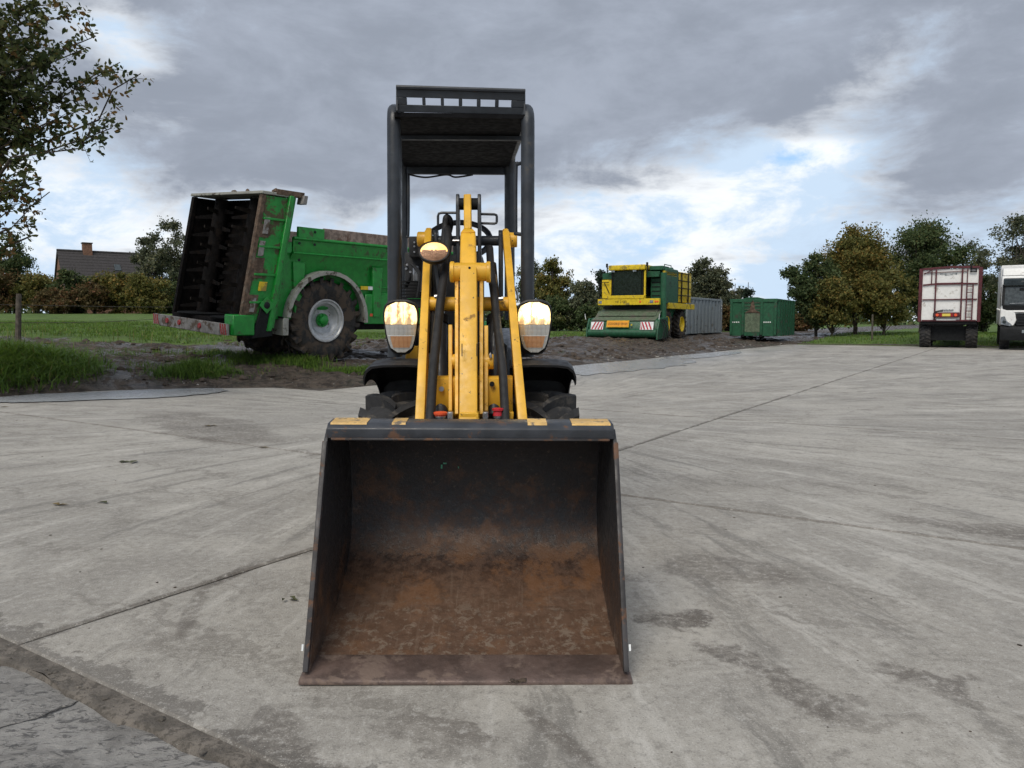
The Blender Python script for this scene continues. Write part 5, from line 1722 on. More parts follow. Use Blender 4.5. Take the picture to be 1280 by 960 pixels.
for s in (-1, 1):
    MB().bar((s * (HWT - .06), .06, 1.78), (s * (HWT - .07), .25, 2.62), 0.10, 0.06).build('pillar', 'dark_steel', cabp)
    MB().prism([(.35, 1.75), (1.4, 1.75), (1.4, 2.55), (.55, 2.55)], s * HWT - .01, s * HWT + .01).build('side_window', 'cab_glass', cabp)
MB().bar((-.95, .02, 1.86), (.2, .04, 1.90), 0.02, 0.02, Vector((0, 0, 1))).build('wiper', 'bare_steel', cabp)
MB().box((-.55, .20, 2.42), (.18, .06, .12)).build('inner_mirror', 'dark_steel', cabp, bevel=0.02)
MB().prism([(-.03, 1.52), (.06, 1.60), (.18, 1.58), (.18, 1.48)], -HWT + .10, HWT - .10).build('hood_strip', 'white_paint', cabp, bevel=0.02)
MB().prism([(.0, .95), (-.02, 1.40), (.08, 1.48), (.16, .95)], -.72, .72).build('grille', 'dark_steel', cabp, bevel=0.03)
for k in range(4):
    MB().span((-.68, -.035, 1.0 + .11 * k), (.68, .0, 1.03 + .11 * k)).build('grille_bar', 'black_plastic', cabp, bevel=0.005)
MB().box((0, -.04, 1.12), (.20, .03, .10)).build('badge', 'marking_white', cabp)
for s in (-1, 1):
    pts = [(s * .76, 1.50), (s * (HWT + .01), 1.66), (s * (HWT + .02), 1.05), (s * .98, .98), (s * .78, .98), (s * .70, 1.2)]
    MB().prism(pts, -.02, .18, 'y').build('front_corner', 'white_paint', cabp, bevel=0.02)
    pts = [(s * 1.10, 1.36), (s * (HWT - .01), 1.32), (s * (HWT), 1.02), (s * .90, .94), (s * .84, 1.02), (s * 1.02, 1.16)]
    hl = MB().prism(pts, -.06, .0, 'y').build('headlight', 'chrome_lamp', cabp, bevel=0.02)
    MB().lathe([(-.03, .0001), (-.03, .06), (.0, .07)], 14, (s * 1.10, -.06, 1.12), 'y').build('bulb', 'cab_glass', hl)
    MB().bar((s * (HWT + .02), .1, 1.60), (s * (HWT + .14), .08, 1.66), 0.05, 0.10, Vector((0, 0, 1))).build('mirror_arm', 'white_paint', cabp, bevel=0.01)
MB().prism([(-.06, .38), (-.06, .80), (.0, .96), (.6, .96), (.6, .38)], -HWT, HWT).build('bumper', 'dark_steel', tk, bevel=0.04, seg=2)
MB().box((.1, -.065, .74), (1.2, .02, .12)).build('bumper_step', 'grey_cladding', tk, bevel=0.01)
MB().box((0, -.07, .56), (.52, .012, .11)).build('number_plate', 'plate_yellow', tk)
MB().span((-HWT - .01, 2.3, 1.0), (HWT + .01, 8.4, 3.52)).build('load_body', 'white_paint', tk, bevel=0.03)
MB().prism([(.55, 3.0), (.70, 3.30), (2.1, 3.38), (2.1, 2.98)], -HWT + .02, HWT - .02).build('roof_fairing', 'white_paint', cabp, bevel=0.05, seg=2)
for x in (-.30, -.18, .0):
    MB().lathe([(0, .05), (.08, .05), (.12, .03), (.12, .0001)], 10, (x, .62, 3.12), 'z').build('roof_lamp', 'dark_steel', cabp)
MB().bar((-.45, .6, 3.10), (.5, .6, 3.10), 0.03, 0.03, Vector((0, 0, 1))).build('lamp_bar', 'dark_steel', cabp)
MB().span((-.45, .5, .55), (.45, 8.3, .95)).build('chassis', 'dark_steel', tk)
KT = tyre_mb(0.50, 0.34, 0.29, 26, 0.015, 0.03, 0.1)
for y in (1.15, 5.6, 6.95):
    for s in (-1, 1):
        wn = sub('wheel', tk, (s * 1.04, y, .51))
        KT.build('tyre', 'rubber', wn)
        MB().lathe([(s * .10, .30), (s * .15, .28), (s * .05, .14), (s * .10, .12), (s * .10, .0001)], 18, open0=True).build('rim', 'dirty_white', wn)

# ------------------------------------------------------------------ farmhouse
hz = float(ground_z(-39, 72, False))
hq = at(73, 313, 72)
hs = thing('farmhouse', (hq.x, 72, hz), R(38), 'brown brick farmhouse with steep dark roof half hidden by the hedge', 'house')
RZ = at(73, 313, 72).z - hz
HL_, HD_, EZ = 7.0, 5.6, 2.9
gx = 0.0
wl_ = MB().prism([(-HD_ / 2, 0), (HD_ / 2, 0), (HD_ / 2, EZ), (0, RZ - .1), (-HD_ / 2, EZ)], gx, gx + HL_).build('wall', 'house_brick', hs)
for s in (-1, 1):
    nx = 22
    rf = sub('roof_slope', hs)
    e0, e1 = Vector((gx - .15, s * (HD_ / 2 + .3), EZ - .35)), Vector((gx - .15, 0, RZ))
    for k in range(12):
        p = e0 + (e1 - e0) * (k / 12)
        q = e0 + (e1 - e0) * ((k + 1.15) / 12)
        up_ = Vector((0, -s * .0, .06))
        mb = MB()
        X = Vector((HL_ + .3, 0, 0))
        mb.add([p + up_, p + X + up_, q + X + up_ * .3, q + up_ * .3, p, p + X, q + X, q], [(0, 1, 2, 3), (4, 7, 6, 5), (0, 4, 5, 1), (2, 6, 7, 3), (0, 3, 7, 4), (1, 5, 6, 2)])
        mb.build('tile_course', 'roof_tile', rf, smooth=False)
MB().tube([(gx - .15, 0, RZ + .02), (gx + HL_ + .15, 0, RZ + .02)], 0.12, 8).build('ridge', 'roof_tile', hs)
cq = hq + Vector((2.35, 0, 0))
ch = MB().span((cq.x - hq.x - .38, -.35, RZ - .9), (cq.x - hq.x + .38, .35, RZ + .75)).build('chimney', 'house_brick', hs)
MB().span((cq.x - hq.x - .44, -.41, RZ + .75), (cq.x - hq.x + .44, .41, RZ + .84)).build('chimney_cap', 'roof_tile', ch)
for s in (-1, 1):
    mb = MB().span((gx - .04, s * 1.2 - .5, 1.0), (gx + .03, s * 1.2 + .5, 2.3)).build('window', 'cab_glass', hs)
    MB().span((gx - .06, s * 1.2 - .56, .94), (gx - .02, s * 1.2 + .56, 1.0)).build('sill', 'white_paint', mb)
sk = Vector((gx + 4.6, -1.45, 0))
zz_ = EZ - .35 + (RZ - EZ + .35) * (1 - 1.45 / (HD_ / 2 + .3))
MB().box((sk.x, sk.y, zz_ + .12), (.55, .8, .05), Matrix.Rotation(math.atan2(RZ - EZ + .35, HD_ / 2 + .3), 3, 'X')).build('roof_window', 'wind_glass', hs)

# ------------------------------------------------------------------ fence posts and wires


def fence_post(x, y, h, r, lean, label):
    z = float(ground_z(x, y)) - 0.15
    mb = MB()
    p = [Vector((x + lean * t, y, z + (h + .15) * t)) for t in (0, .3, .6, .85, 1.0)]
    mb.tube([q - Vector((x, y, z)) for q in p], [r, r * .98, r * .95, r * .93, r * .85], 9)
    o = mb.build('fence_post', 'wood_post', None)
    o.location = (x, y, z)
    return tag(o, label, 'post', 'wooden fence posts on the grass')


f0 = at(21, 415, 17.5)
fence_post(f0.x, f0.y, 1.20, .062, .09, 'grey leaning wooden fence post on the grass left of the spreader')
fence_post(-10.4, 38.0, 1.2, .06, 0.0, 'thin wooden fence post at the far side of the green field')
f2 = at(1090, 426, 41.5)
fence_post(f2.x, f2.y, 1.35, .05, -.02, 'thin wooden fence post on the verge under the autumn trees')
zt_ = float(ground_z(f0.x, f0.y))
fz2 = float(ground_z(-10.4, 38.0))
for k, h in enumerate((.95, .55)):
    mb = MB()
    mb.tube(bez([(f0.x - 9, f0.y - 3.5, zt_ + h + .15), (f0.x + .04, f0.y, zt_ + h), (-11.9, 27.5, (zt_ + fz2) / 2 + h - .04), (-10.4, 38.0, fz2 + h)], 6), 0.007, 5)
    o = mb.build('fence_wire', 'wood_post', None)
    tag(o, ('upper' if k == 0 else 'lower') + ' thin wire strung from the leaning fence post', 'wire', 'fence wires')

# ------------------------------------------------------------------ vegetation


def leaf_arrays(C, size, aspect=0.5, droop=0.0, six=False):
    """one small blade for each centre, turned at random"""
    n = len(C)
    d = RNG.normal(size=(n, 3))
    d[:, 2] -= droop
    d /= np.linalg.norm(d, axis=1)[:, None]
    q = RNG.normal(size=(n, 3))
    s = np.cross(d, q)
    s /= np.linalg.norm(s, axis=1)[:, None] + 1e-9
    nn = np.cross(d, s)
    L_ = (size * RNG.uniform(.6, 1.35, n))[:, None]
    W_ = L_ * aspect
    if six:
        pts = [C - d * L_ * .5, C - d * L_ * .12 + s * W_ * .42 + nn * L_ * .05, C + d * L_ * .25 + s * W_ * .5 + nn * L_ * .07, C + d * L_ * .5, C + d * L_ * .25 - s * W_ * .5 + nn * L_ * .07, C - d * L_ * .12 - s * W_ * .42 + nn * L_ * .05]
    else:
        pts = [C - d * L_ * .5, C + s * W_ * .5 + nn * L_ * .06, C + d * L_ * .5, C - s * W_ * .5 + nn * L_ * .06]
    V = np.stack(pts, 1).reshape(-1, 3)
    k = len(pts)
    return V, np.arange(n * k).reshape(n, k), k


def limb_mb(mb, a, b, r0, r1, wob=0.12, n=6, sides=6):
    a, b = Vector(a), Vector(b)
    ln = (b - a).length
    pts = []
    for i in range(n + 1):
        t = i / n
        off = Vector((random.uniform(-1, 1), random.uniform(-1, 1), random.uniform(-.4, .8))) * ln * wob * math.sin(t * math.pi) * .6
        pts.append(a.lerp(b, t) + off)
    rs = [r0 + (r1 - r0) * (i / n) for i in range(n + 1)]
    mb.tube(pts, rs, sides, cap=False)
    return pts


def tree(name, base, top, hw, hd, material, label, nleaf, leaf, cl=60, low=0.22, group=None, spread=0.27, tint=(0.5, .28), shape='round', trunk_r=None, bare=0.0, stems=1, seed=0):
    """trunk with limbs, and a crown of leaf clumps set at the limb ends"""
    random.seed(seed + 11)
    rng = np.random.default_rng(seed + 5)
    base = Vector(base)
    h = top - base.z
    root = thing(name, base, 0, label, 'tree' if not name.endswith(('bush', 'hedge')) else 'bush', group)
    tr_ = trunk_r or max(.05, h * .022)
    cents = []
    for i in range(cl):
        for _ in range(60):
            u = rng.uniform(-1, 1, 3)
            if shape == 'round':
                ok = .25 < np.linalg.norm(u) < 1.0
            elif shape == 'cone':
                t = (u[2] + 1) / 2
                ok = math.hypot(u[0], u[1]) < (1 - t) ** .8 * 1.0 + .05
            else:
                t = (u[2] + 1) / 2
                ok = math.hypot(u[0], u[1]) < (math.sin(math.pi * min(1, .12 + t * .88)) ** .6) * 1.0
            if ok:
                break
        k = 1.0 + 0.16 * rng.normal()
        z = h * low + (u[2] + 1) / 2 * h * (1 - low) * .96
        cents.append((u[0] * hw * .86 * k, u[1] * hd * .86 * k, z))
    cents = np.array(cents)
    mb = MB()
    for s in range(stems):
        ox = 0 if stems == 1 else random.uniform(-.45, .45) * hw
        oy = 0 if stems == 1 else random.uniform(-.3, .3) * hd
        tp = limb_mb(mb, (ox * .5, oy * .5, -.2), (ox, oy, h * (.62 if shape == 'round' else .9)), tr_, tr_ * .25, .05, 7, 8)
        for c in cents[s::stems]:
            f = min(.95, max(.15, c[2] / h * .8 - .12 + random.uniform(-.1, .1)))
            k = f * (len(tp) - 1) * (1 if shape == 'round' else .9)
            i0 = min(int(k), len(tp) - 2)
            st = tp[i0].lerp(tp[i0 + 1], k - i0)
            limb_mb(mb, st, c, tr_ * .32 * (1 - f * .5), tr_ * .06, .16, 4, 5)
    mb.build('trunk', 'bark', root)
    # leaves
    nleaf, leaf = nleaf * 2, leaf * .80
    per = rng.dirichlet(np.ones(cl) * 4.0) * nleaf
    P, T = [], []
    csize = spread * (hw + hd + h * (1 - low) * .5) / 2.5
    for c, m in zip(cents, per):
        m = int(m)
        sz = csize * rng.uniform(.65, 1.35)
        # sprays: leaves along short twigs out of the clump centre
        nt_ = max(3, m // 14)
        d = rng.normal(size=(nt_, 3))
        d /= np.linalg.norm(d, axis=1)[:, None]
        d[:, 2] = d[:, 2] * .7 + .12
        ln = sz * rng.uniform(.5, 1.55, nt_)
        k = rng.integers(0, nt_, m)
        f = rng.uniform(.1, 1, m) ** .7
        P.append(c + d[k] * (ln[k] * f)[:, None] + rng.normal(size=(m, 3)) * sz * .16)
        T.append(np.clip(rng.normal(tint[0] + rng.normal() * .14, tint[1], m), 0, 1))
    P = np.concatenate(P)
    T = np.concatenate(T)
    keep = P[:, 2] > h * low * .5
    P, T = P[keep], T[keep]
    V, F, k = leaf_arrays(P, leaf, .62)
    raw_mesh('crown', V, k, F, material, root, {'tint': ('FACE', T)})
    return root


def place(px, base_py, top_py, Y):
    b = at(px, base_py, Y)
    z = float(ground_z(b.x, Y, False))
    return (b.x, Y, z - .05), at(px, top_py, Y).z


GR = 'trees behind the yard'
# right-hand group beyond the verge
for i, (px, tp, hwp, Y, m, nl, lf, lo, lab, kw) in enumerate((
        (1020, 318, 32, 46, 'leaf_dark', 14000, .19, .14, 'bushy green tree at the container end of the roadside group', {}),
        (1068, 281, 44, 47, 'leaf_olive', 21000, .19, .22, 'broad yellow-green tree in the middle of the roadside group', {'tint': (.55, .3)}),
        (1150, 274, 46, 49, 'leaf_dark', 21000, .19, .24, 'tallest dark green tree rising behind the white trailer', {}),
        (1105, 338, 38, 45, 'leaf_olive', 12000, .18, .20, 'low olive tree left of the white trailer', {}),
        (1040, 345, 30, 45, 'leaf_olive', 9000, .18, .16, 'small olive tree in front of the bushy green tree', {}),
        (1212, 296, 24, 50, 'leaf_grey', 2600, .16, .25, 'thin half-bare tree between the trailer and the truck', {'cl': 34}),
        (1262, 262, 36, 46, 'leaf_grey', 5200, .16, .25, 'tall sparse tree above the white truck', {'cl': 46, 'tint': (.45, .3)}),
        (1228, 345, 34, 52, 'leaf_dark', 7000, .2, .05, 'dark bushy tree behind the gap of trailer and truck', {}),
        (1290, 330, 40, 54, 'leaf_olive', 7000, .2, .08, 'green tree behind the truck load body', {}))):
    b, t = place(px, 418, tp, Y)
    tree('roadside_tree', b, t, hwp / 970 * Y, hwp / 970 * Y * .8, m, lab, nl, lf, low=lo, group=GR, seed=i + 1, **kw)
# middle
for i, (px, tp, hwp, Y, m, nl, lf, lo, sh, lab, kw) in enumerate((
        (690, 318, 27, 62, 'leaf_olive', 9000, .24, .10, 'tall', 'yellowing poplar right of the loader canopy', {'tint': (.5, .25)}),
        (662, 318, 18, 66, 'leaf_grey', 5000, .24, .10, 'tall', 'slim grey-green tree behind the loader post', {}),
        (727, 350, 24, 60, 'leaf_grey', 6000, .22, .05, 'round', 'low grey-green tree between poplar and harvester', {}),
        (752, 334, 14, 64, 'leaf_pine', 6000, .24, .05, 'cone', 'dark spruce at the left of the harvester cab', {}),
        (876, 320, 21, 66, 'leaf_grey', 9000, .24, .10, 'tall', 'tall grey-green poplar behind the harvester tank', {}),
        (898, 325, 15, 66, 'leaf_grey', 6000, .24, .10, 'tall', 'slim poplar above the grey container', {}),
        (918, 348, 16, 68, 'leaf_grey', 4000, .24, .10, 'tall', 'shorter pale tree between the containers', {'cl': 34}),
        (934, 346, 13, 62, 'leaf_pine', 3400, .22, .05, 'cone', 'small dark spruce behind the green container', {}))):
    b, t = place(px, 412, tp, Y)
    tree('field_tree', b, t, hwp / 970 * Y, hwp / 970 * Y * .8, m, lab, nl, lf, low=lo, shape=sh, group=GR, seed=i + 31, **kw)
for i, (px, tp, hwp, Y, m, lab) in enumerate((
        (700, 372, 34, 60, 'leaf_dark', 'low dark bush beside the lit headlight'),
        (745, 378, 26, 58, 'leaf_dark', 'low dark bush at the left of the harvester header'),
        (890, 385, 24, 60, 'leaf_dark', 'dark bush beside the grey container end'),
        (912, 380, 22, 58, 'leaf_autumn', 'brown bush between grey and green container'),
        (1002, 392, 20, 60, 'leaf_autumn', 'low brown bush right of the green container'),
        (962, 395, 30, 66, 'leaf_dark', 'dark low bush behind the green container'),
        (640, 385, 30, 64, 'leaf_dark', 'low dark bush seen past the loader arm'))):
    b, t = place(px, 412, tp, Y)
    tree('field_bush', b, t, hwp / 970 * Y, hwp / 970 * Y * .7, m, lab, 5500, .22, low=.0, cl=40, stems=3, group='low bushes behind the machines', seed=i + 61, trunk_r=.05)
# left hedge before the farmhouse
for i, (px, tp, hwp, Y, m, nl, lo, sh, lab, kw) in enumerate((
        (18, 292, 24, 56, 'leaf_dark', 8000, .05, 'tall', 'dark upright tree at the far left of the hedge', {}),
        (-12, 330, 36, 54, 'leaf_autumn', 6000, .05, 'round', 'brown bush under the oak twigs at the picture edge', {}),
        (48, 338, 30, 55, 'leaf_olive', 6500, .0, 'round', 'olive bush left of the farmhouse gable', {}),
        (92, 327, 20, 54, 'leaf_dark', 6500, .0, 'tall', 'dark green bush before the farmhouse gable', {}),
        (118, 352, 26, 53, 'leaf_autumn', 5500, .0, 'round', 'reddish bush below the farmhouse roof', {}),
        (150, 334, 28, 54, 'leaf_olive', 7000, .0, 'round', 'yellow-green bush covering the farmhouse right half', {'tint': (.6, .3)}),
        (186, 345, 28, 52, 'leaf_olive', 7000, .0, 'round', 'green bush between farmhouse and spreader', {}),
        (215, 352, 26, 54, 'leaf_dark', 5500, .0, 'round', 'dark bush at the spreader end of the hedge', {}),
        (70, 362, 26, 52, 'leaf_autumn', 4500, .0, 'round', 'low brown bush left under the farmhouse', {}))):
    b, t = place(px, 392, tp, Y)
    tree('hedge_bush', b, t, hwp / 970 * Y, hwp / 970 * Y * .8, m, lab, nl, .21, cl=44, low=lo, stems=3, shape=sh, group='hedge before the farmhouse', seed=i + 81, trunk_r=.06, **kw)
for i, (px, tp, hwp, Y, nl, lab) in enumerate(((190, 284, 24, 60, 5200, 'airy grey-green tree left of the spreader rear'), (222, 276, 24, 62, 5200, 'taller airy tree half behind the spreader rear'))):
    b, t = place(px, 392, tp, Y)
    tree('field_tree', b, t, hwp / 970 * Y, hwp / 970 * Y * .8, 'leaf_grey', lab, nl, .22, low=.15, shape='tall', group=GR, seed=i + 101, cl=44)

# distant wood line that closes the horizon
P = []
for k in range(260):
    a = R(-62 + 124 * k / 260) + RNG.normal() * .002
    rr = 190 + 25 * math.sin(k * .7) + RNG.normal() * 6
    hh = 3.0 + 2.2 * fbm(np.array([k * .21]), np.array([1.0]), 3)[0]
    m = 150
    g0 = float(ground_z(rr * math.sin(a), rr * math.cos(a), False))
    c = np.array([rr * math.sin(a), rr * math.cos(a), g0])
    P.append(c + np.stack([RNG.normal(size=m) * 1.6, RNG.normal(size=m) * 1.6, RNG.uniform(0, 1, m) ** .8 * hh], 1))
P = np.concatenate(P)
V, F, k = leaf_arrays(P, .85, .7)
tag(raw_mesh('distant_treeline', V, k, F, 'leaf_dark', None, {'tint': ('FACE', RNG.uniform(0, 1, len(P)))}), 'far dark wood line on the horizon', 'woodland', kind='stuff')

# near oak: trunk outside the picture, branches reaching in at the upper left
ob = Vector((-8.9, 10.9, float(ground_z(-8.9, 10.9)) - .1))
oak = thing('oak_tree', ob, 0, 'overhanging oak branches with dark and browning leaves at the upper left', 'tree')
random.seed(5)
mb = MB()
tp = limb_mb(mb, (0, 0, 0), (.2, .1, 7.6), .24, .07, .03, 9, 10)
ends = []
for (px, py, Y, n) in ((176, 92, 10.6, 5), (150, 78, 10.8, 6), (128, 92, 10.6, 7), (120, 45, 10.9, 5), (108, 60, 10.4, 6), (140, 160, 10.5, 5), (118, 152, 10.3, 6), (95, 140, 10.6, 8),
                       (92, 105, 10.8, 9), (85, 20, 11.0, 7), (78, 62, 10.6, 9), (70, 5, 11.2, 7), (60, 110, 10.3, 11), (66, 150, 10.6, 8), (45, 40, 10.8, 11), (48, 80, 10.4, 12),
                       (40, 130, 10.7, 12), (30, 10, 11.0, 11), (20, 60, 10.5, 13), (22, 105, 10.9, 13), (15, 150, 10.5, 12), (30, 165, 10.4, 8), (8, 30, 10.8, 12), (5, 85, 10.4, 12),
                       (5, 130, 10.7, 12), (52, 226, 10.2, 5), (62, 240, 10.2, 4), (34, 232, 10.3, 5), (20, 215, 10.4, 7), (8, 190, 10.5, 9), (18, 258, 10.2, 5), (36, 262, 10.1, 4), (6, 240, 10.3, 6), (10, 285, 10.1, 4),
                       (-30, 60, 10.9, 14), (-30, 140, 10.5, 14), (-40, 220, 10.4, 10), (-70, 100, 11.0, 14), (-100, 40, 11.2, 14), (-60, -20, 11.2, 14), (10, -40, 11.2, 12), (-120, 170, 10.8, 12), (-20, 270, 10.2, 7)):
    ends.append((at(px, py, Y) - ob, n))
for k in range(34):
    a = random.uniform(0, 2 * math.pi)
    ends.append((Vector((math.cos(a) * random.uniform(.5, 2.6) - .6, math.sin(a) * random.uniform(.5, 2.6), random.uniform(3.2, 8.6))), 12))
P, D, T = [], [], []
rng = np.random.default_rng(3)
for e, n in ends:
    hgt = min(max(e.z - .9 - .25 * math.hypot(e.x, e.y), .9), 7.2)
    k = hgt / 7.6 * (len(tp) - 1)
    i0 = min(int(k), len(tp) - 2)
    st = tp[i0].lerp(tp[i0 + 1], k - i0)
    br = limb_mb(mb, st, e, .028, .006, .20, 7, 5)
    dirv = (br[-1] - br[-3]).normalized()
    tbase = rng.normal() * .16
    for j in range(n * 3):
        o_ = br[-1 - (j % 4)].lerp(br[-2 - (j % 4)], random.random())
        d_ = (dirv * .7 + Vector((random.gauss(0, .8), random.gauss(0, .8), random.gauss(-.05, .6)))).normalized()
        ln = random.uniform(.14, .36)
        tw = [o_, o_ + d_ * ln * .5 + Vector((0, 0, .01)), o_ + d_ * ln + Vector((0, 0, -.02))]
        mb.tube(tw, [.006, .004, .002], 3, cap=False)
        m = random.randint(10, 16)
        f = rng.uniform(.15, 1.05, m)
        pp = np.array([tuple(o_ + d_ * ln * float(q)) for q in f]) + rng.normal(size=(m, 3)) * .042
        P.append(pp)
        T.append(np.clip(rng.normal(.42 + tbase + (.16 if e.z < 3 else 0), .26, m), 0, 1))
mb.build('trunk', 'bark', oak)
P = np.concatenate(P)
T = np.concatenate(T)
V, F, k = leaf_arrays(P, .082, .50, .1, six=True)
raw_mesh('crown', V, k, F, 'leaf_oak', oak, {'tint': ('FACE', T)})


# ------------------------------------------------------------------ grass and weeds
def grass(name, X, Y, hgt, wid, bend, label, tint=(.45, .25), lift=0.0):
    n = len(X)
    Z = ground_z(X, Y) + lift
    a = RNG.uniform(0, 2 * np.pi, n)
    h = hgt * RNG.uniform(.5, 1.25, n)
    dx_, dy_ = np.cos(a), np.sin(a)
    w_ = wid * RNG.uniform(.7, 1.3, n)
    px_, py_ = -dy_ * w_, dx_ * w_
    bd = bend * h * RNG.uniform(.3, 1.2, n)
    B = np.stack([X, Y, Z - .02], 1)

    def pt(t, sgn, kw):
        return B + np.stack([dx_ * bd * t * t + sgn * px_ * kw, dy_ * bd * t * t + sgn * py_ * kw, h * (t - .28 * t * t * np.clip(bd / h, 0, 1.2))], 1)
    V = np.stack([pt(0, -1, 1), pt(0, 1, 1), pt(.55, 1, .8), pt(.55, -1, .8), pt(1, 0, 0)], 1).reshape(-1, 3)
    i = np.arange(n) * 5
    q = np.stack([i, i + 1, i + 2, i + 3], 1)
    tr_ = np.stack([i + 3, i + 2, i + 4, i + 4], 1)
    # two quads per blade; the tip is a folded quad
    V2 = np.stack([pt(.55, -1, .8), pt(.55, 1, .8), pt(1, 1, .12), pt(1, -1, .12)], 1).reshape(-1, 3)
    V1 = np.stack([pt(0, -1, 1), pt(0, 1, 1), pt(.55, 1, .8), pt(.55, -1, .8)], 1).reshape(-1, 3)
    VV = np.concatenate([V1, V2])
    F = np.arange(len(VV)).reshape(-1, 4)
    T = np.clip(RNG.normal(tint[0], tint[1], n), 0, 1)
    o = raw_mesh(name, VV, 4, F, 'grass_blade', None, {'tint': ('FACE', np.concatenate([T, T]))})
    return tag(o, label, 'grass', kind='stuff')


def scatter(n, x0, x1, y0, y1, f):
    X = RNG.uniform(x0, x1, n)
    Y = RNG.uniform(y0, y1, n)
    k = RNG.uniform(0, 1, n) < f(X, Y)
    return X[k], Y[k]


def near_field(X, Y):
    d, dl, de = outside(X, Y)
    m = mud_share(X, Y)
    clump = sst(.45, .62, fbm(X * 1.1, Y * 1.1, 77))
    return np.where(dl > 1.5, np.clip(1 - 3.0 * m, 0, 1) * (.25 + .75 * clump), 0)


X, Y = scatter(60000, -13.0, -6.8, 11.2, 16.4, lambda X, Y: np.clip(1.6 * np.exp(-(((X + 9.75) / 1.75) ** 2 + ((Y - 13.4) / 1.6) ** 2)) - .15, 0, 1) * (outside(X, Y)[1] > -.05))
grass('long_grass', X, Y, .33, .010, 1.4, 'lush long grass bank beside the bright puddle', (.50, .22))
# tufts left standing in the mud
tx, ty, th = [], [], []
for (px, py, Yt, rx, ry, n, hh) in ((238, 470, 14.4, .55, .5, 2200, .24), (272, 476, 14.2, .40, .3, 600, .14), (322, 452, 16.2, .7, .5, 1300, .18), (372, 450, 16.3, .6, .5, 1300, .20), (432, 462, 15.4, .55, .35, 900, .15),
                                    (285, 438, 18.0, 1.0, .5, 900, .2), (180, 470, 14.9, .6, .3, 160, .10), (460, 458, 16.0, .5, .4, 600, .15), (170, 440, 17.6, 1.2, .5, 250, .10), (140, 452, 16.0, 1.0, .6, 160, .10), (485, 468, 15.2, .5, .3, 500, .12)):
    c = at(px, py, Yt)
    x = c.x + RNG.normal(size=n) * rx * .5
    y = Yt + RNG.normal(size=n) * ry * .5
    keep = outside(x, y)[1] > .25
    x, y = x[keep], y[keep]
    grass('grass_tuft', x, y, hh, .007, .7, {0: 'bright green grass tuft beside the puddle', 1: 'small grass tuft trailing from the bright tuft', 2: 'grass growing in the mud below the spreader tail', 3: 'grass growing in front of the spreader wheel', 4: 'grass patch at the gravel edge left of the loader',
          5: 'grass under the spreader tail', 6: 'thin grass left of the bright tuft', 7: 'grass at the loader side of the spreader wheel', 8: 'sparse grass in the mud left of the spreader', 9: 'sparse grass behind the long grass bank', 10: 'low grass beside the loader wheel'}[len(tx)], (.35, .25))
    tx.append(1)
X, Y = scatter(90000, -26, -4.5, 15.5, 34, near_field)
grass('field_grass', X, Y, .13, .010, .8, 'short green field grass behind the mud', (.42, .25))
X, Y = scatter(26000, 2, 30, 30, 52, near_field)
grass('field_grass', X, Y, .16, .014, .8, 'short verge grass around harvester and containers', (.45, .25))
X, Y = scatter(16000, 12, 34, 30, 52, lambda X, Y: np.where(outside(X, Y)[2] > .8, .9, 0) * np.clip(1 - mud_share(X, Y), 0, 1))
grass('verge_grass', X, Y, .16, .014, .8, 'green grass verge under the roadside trees', (.45, .25))


X, Y = scatter(2600, -20, -4.5, 15.0, 26, lambda X, Y: np.exp(-((outside(X, Y)[1] - 9.5) / 2.0) ** 2) * sst(.5, .6, fbm(X * .8, Y * .8, 91)))
grass('dry_weeds', X, Y, .42, .006, .5, 'dry straw-coloured weeds where mud meets the field', (.85, .2))
X, Y = scatter(5200, -13, -4.5, 13.5, 24, lambda X, Y: mud_share(X, Y) * sst(.50, .62, fbm(X * .9 + 3, Y * .9, 57)) * (outside(X, Y)[1] > .6))
grass('sparse_grass', X, Y, .12, .007, .8, 'sparse short grass struggling in the mud', (.6, .3))


# ------------------------------------------------------------------ clods, stones and litter
def clods(name, X, Y, Z, r, material, label, flat=.6):
    n = len(X)
    base = np.array([(1, 0, 0), (0, 1, 0), (-1, 0, 0), (0, -1, 0), (0, 0, 1), (.6, .6, .6), (-.6, .6, .55), (-.6, -.6, .6), (.6, -.6, .55)])
    faces = [(0, 5, 3), (0, 1, 5), (5, 1, 4), (1, 6, 4), (1, 2, 6), (6, 2, 4), (2, 7, 4), (2, 3, 7), (7, 3, 4), (3, 8, 4), (3, 0, 8), (8, 0, 4), (0, 5, 4)]
    V = base[None] * RNG.uniform(.6, 1.4, (n, 9, 3)) * r[:, None, None]
    V[:, :, 2] *= flat
    a = RNG.uniform(0, 6.28, n)
    c, s = np.cos(a)[:, None], np.sin(a)[:, None]
    x, y = V[:, :, 0] * c - V[:, :, 1] * s, V[:, :, 0] * s + V[:, :, 1] * c
    V = np.stack([x + X[:, None], y + Y[:, None], V[:, :, 2] + Z[:, None]], 2).reshape(-1, 3)
    F = (np.array(faces)[None] + (np.arange(n) * 9)[:, None, None]).reshape(-1, 3)
    return tag(raw_mesh(name, V, 3, F, material, None), label, 'debris', kind='stuff')


mat('clod', (0.060, 0.044, 0.032), 0.9, vary=0.4, bump=0.6, bscale=40)
mat('pale_stone', (0.30, 0.28, 0.25), 0.8, vary=0.4)


def mudf(X, Y):
    d, dl, de = outside(X, Y)
    return mud_share(X, Y) * (dl > .1) * (.25 + .75 * sst(.5, .66, fbm(X * .9, Y * .9, 41)))


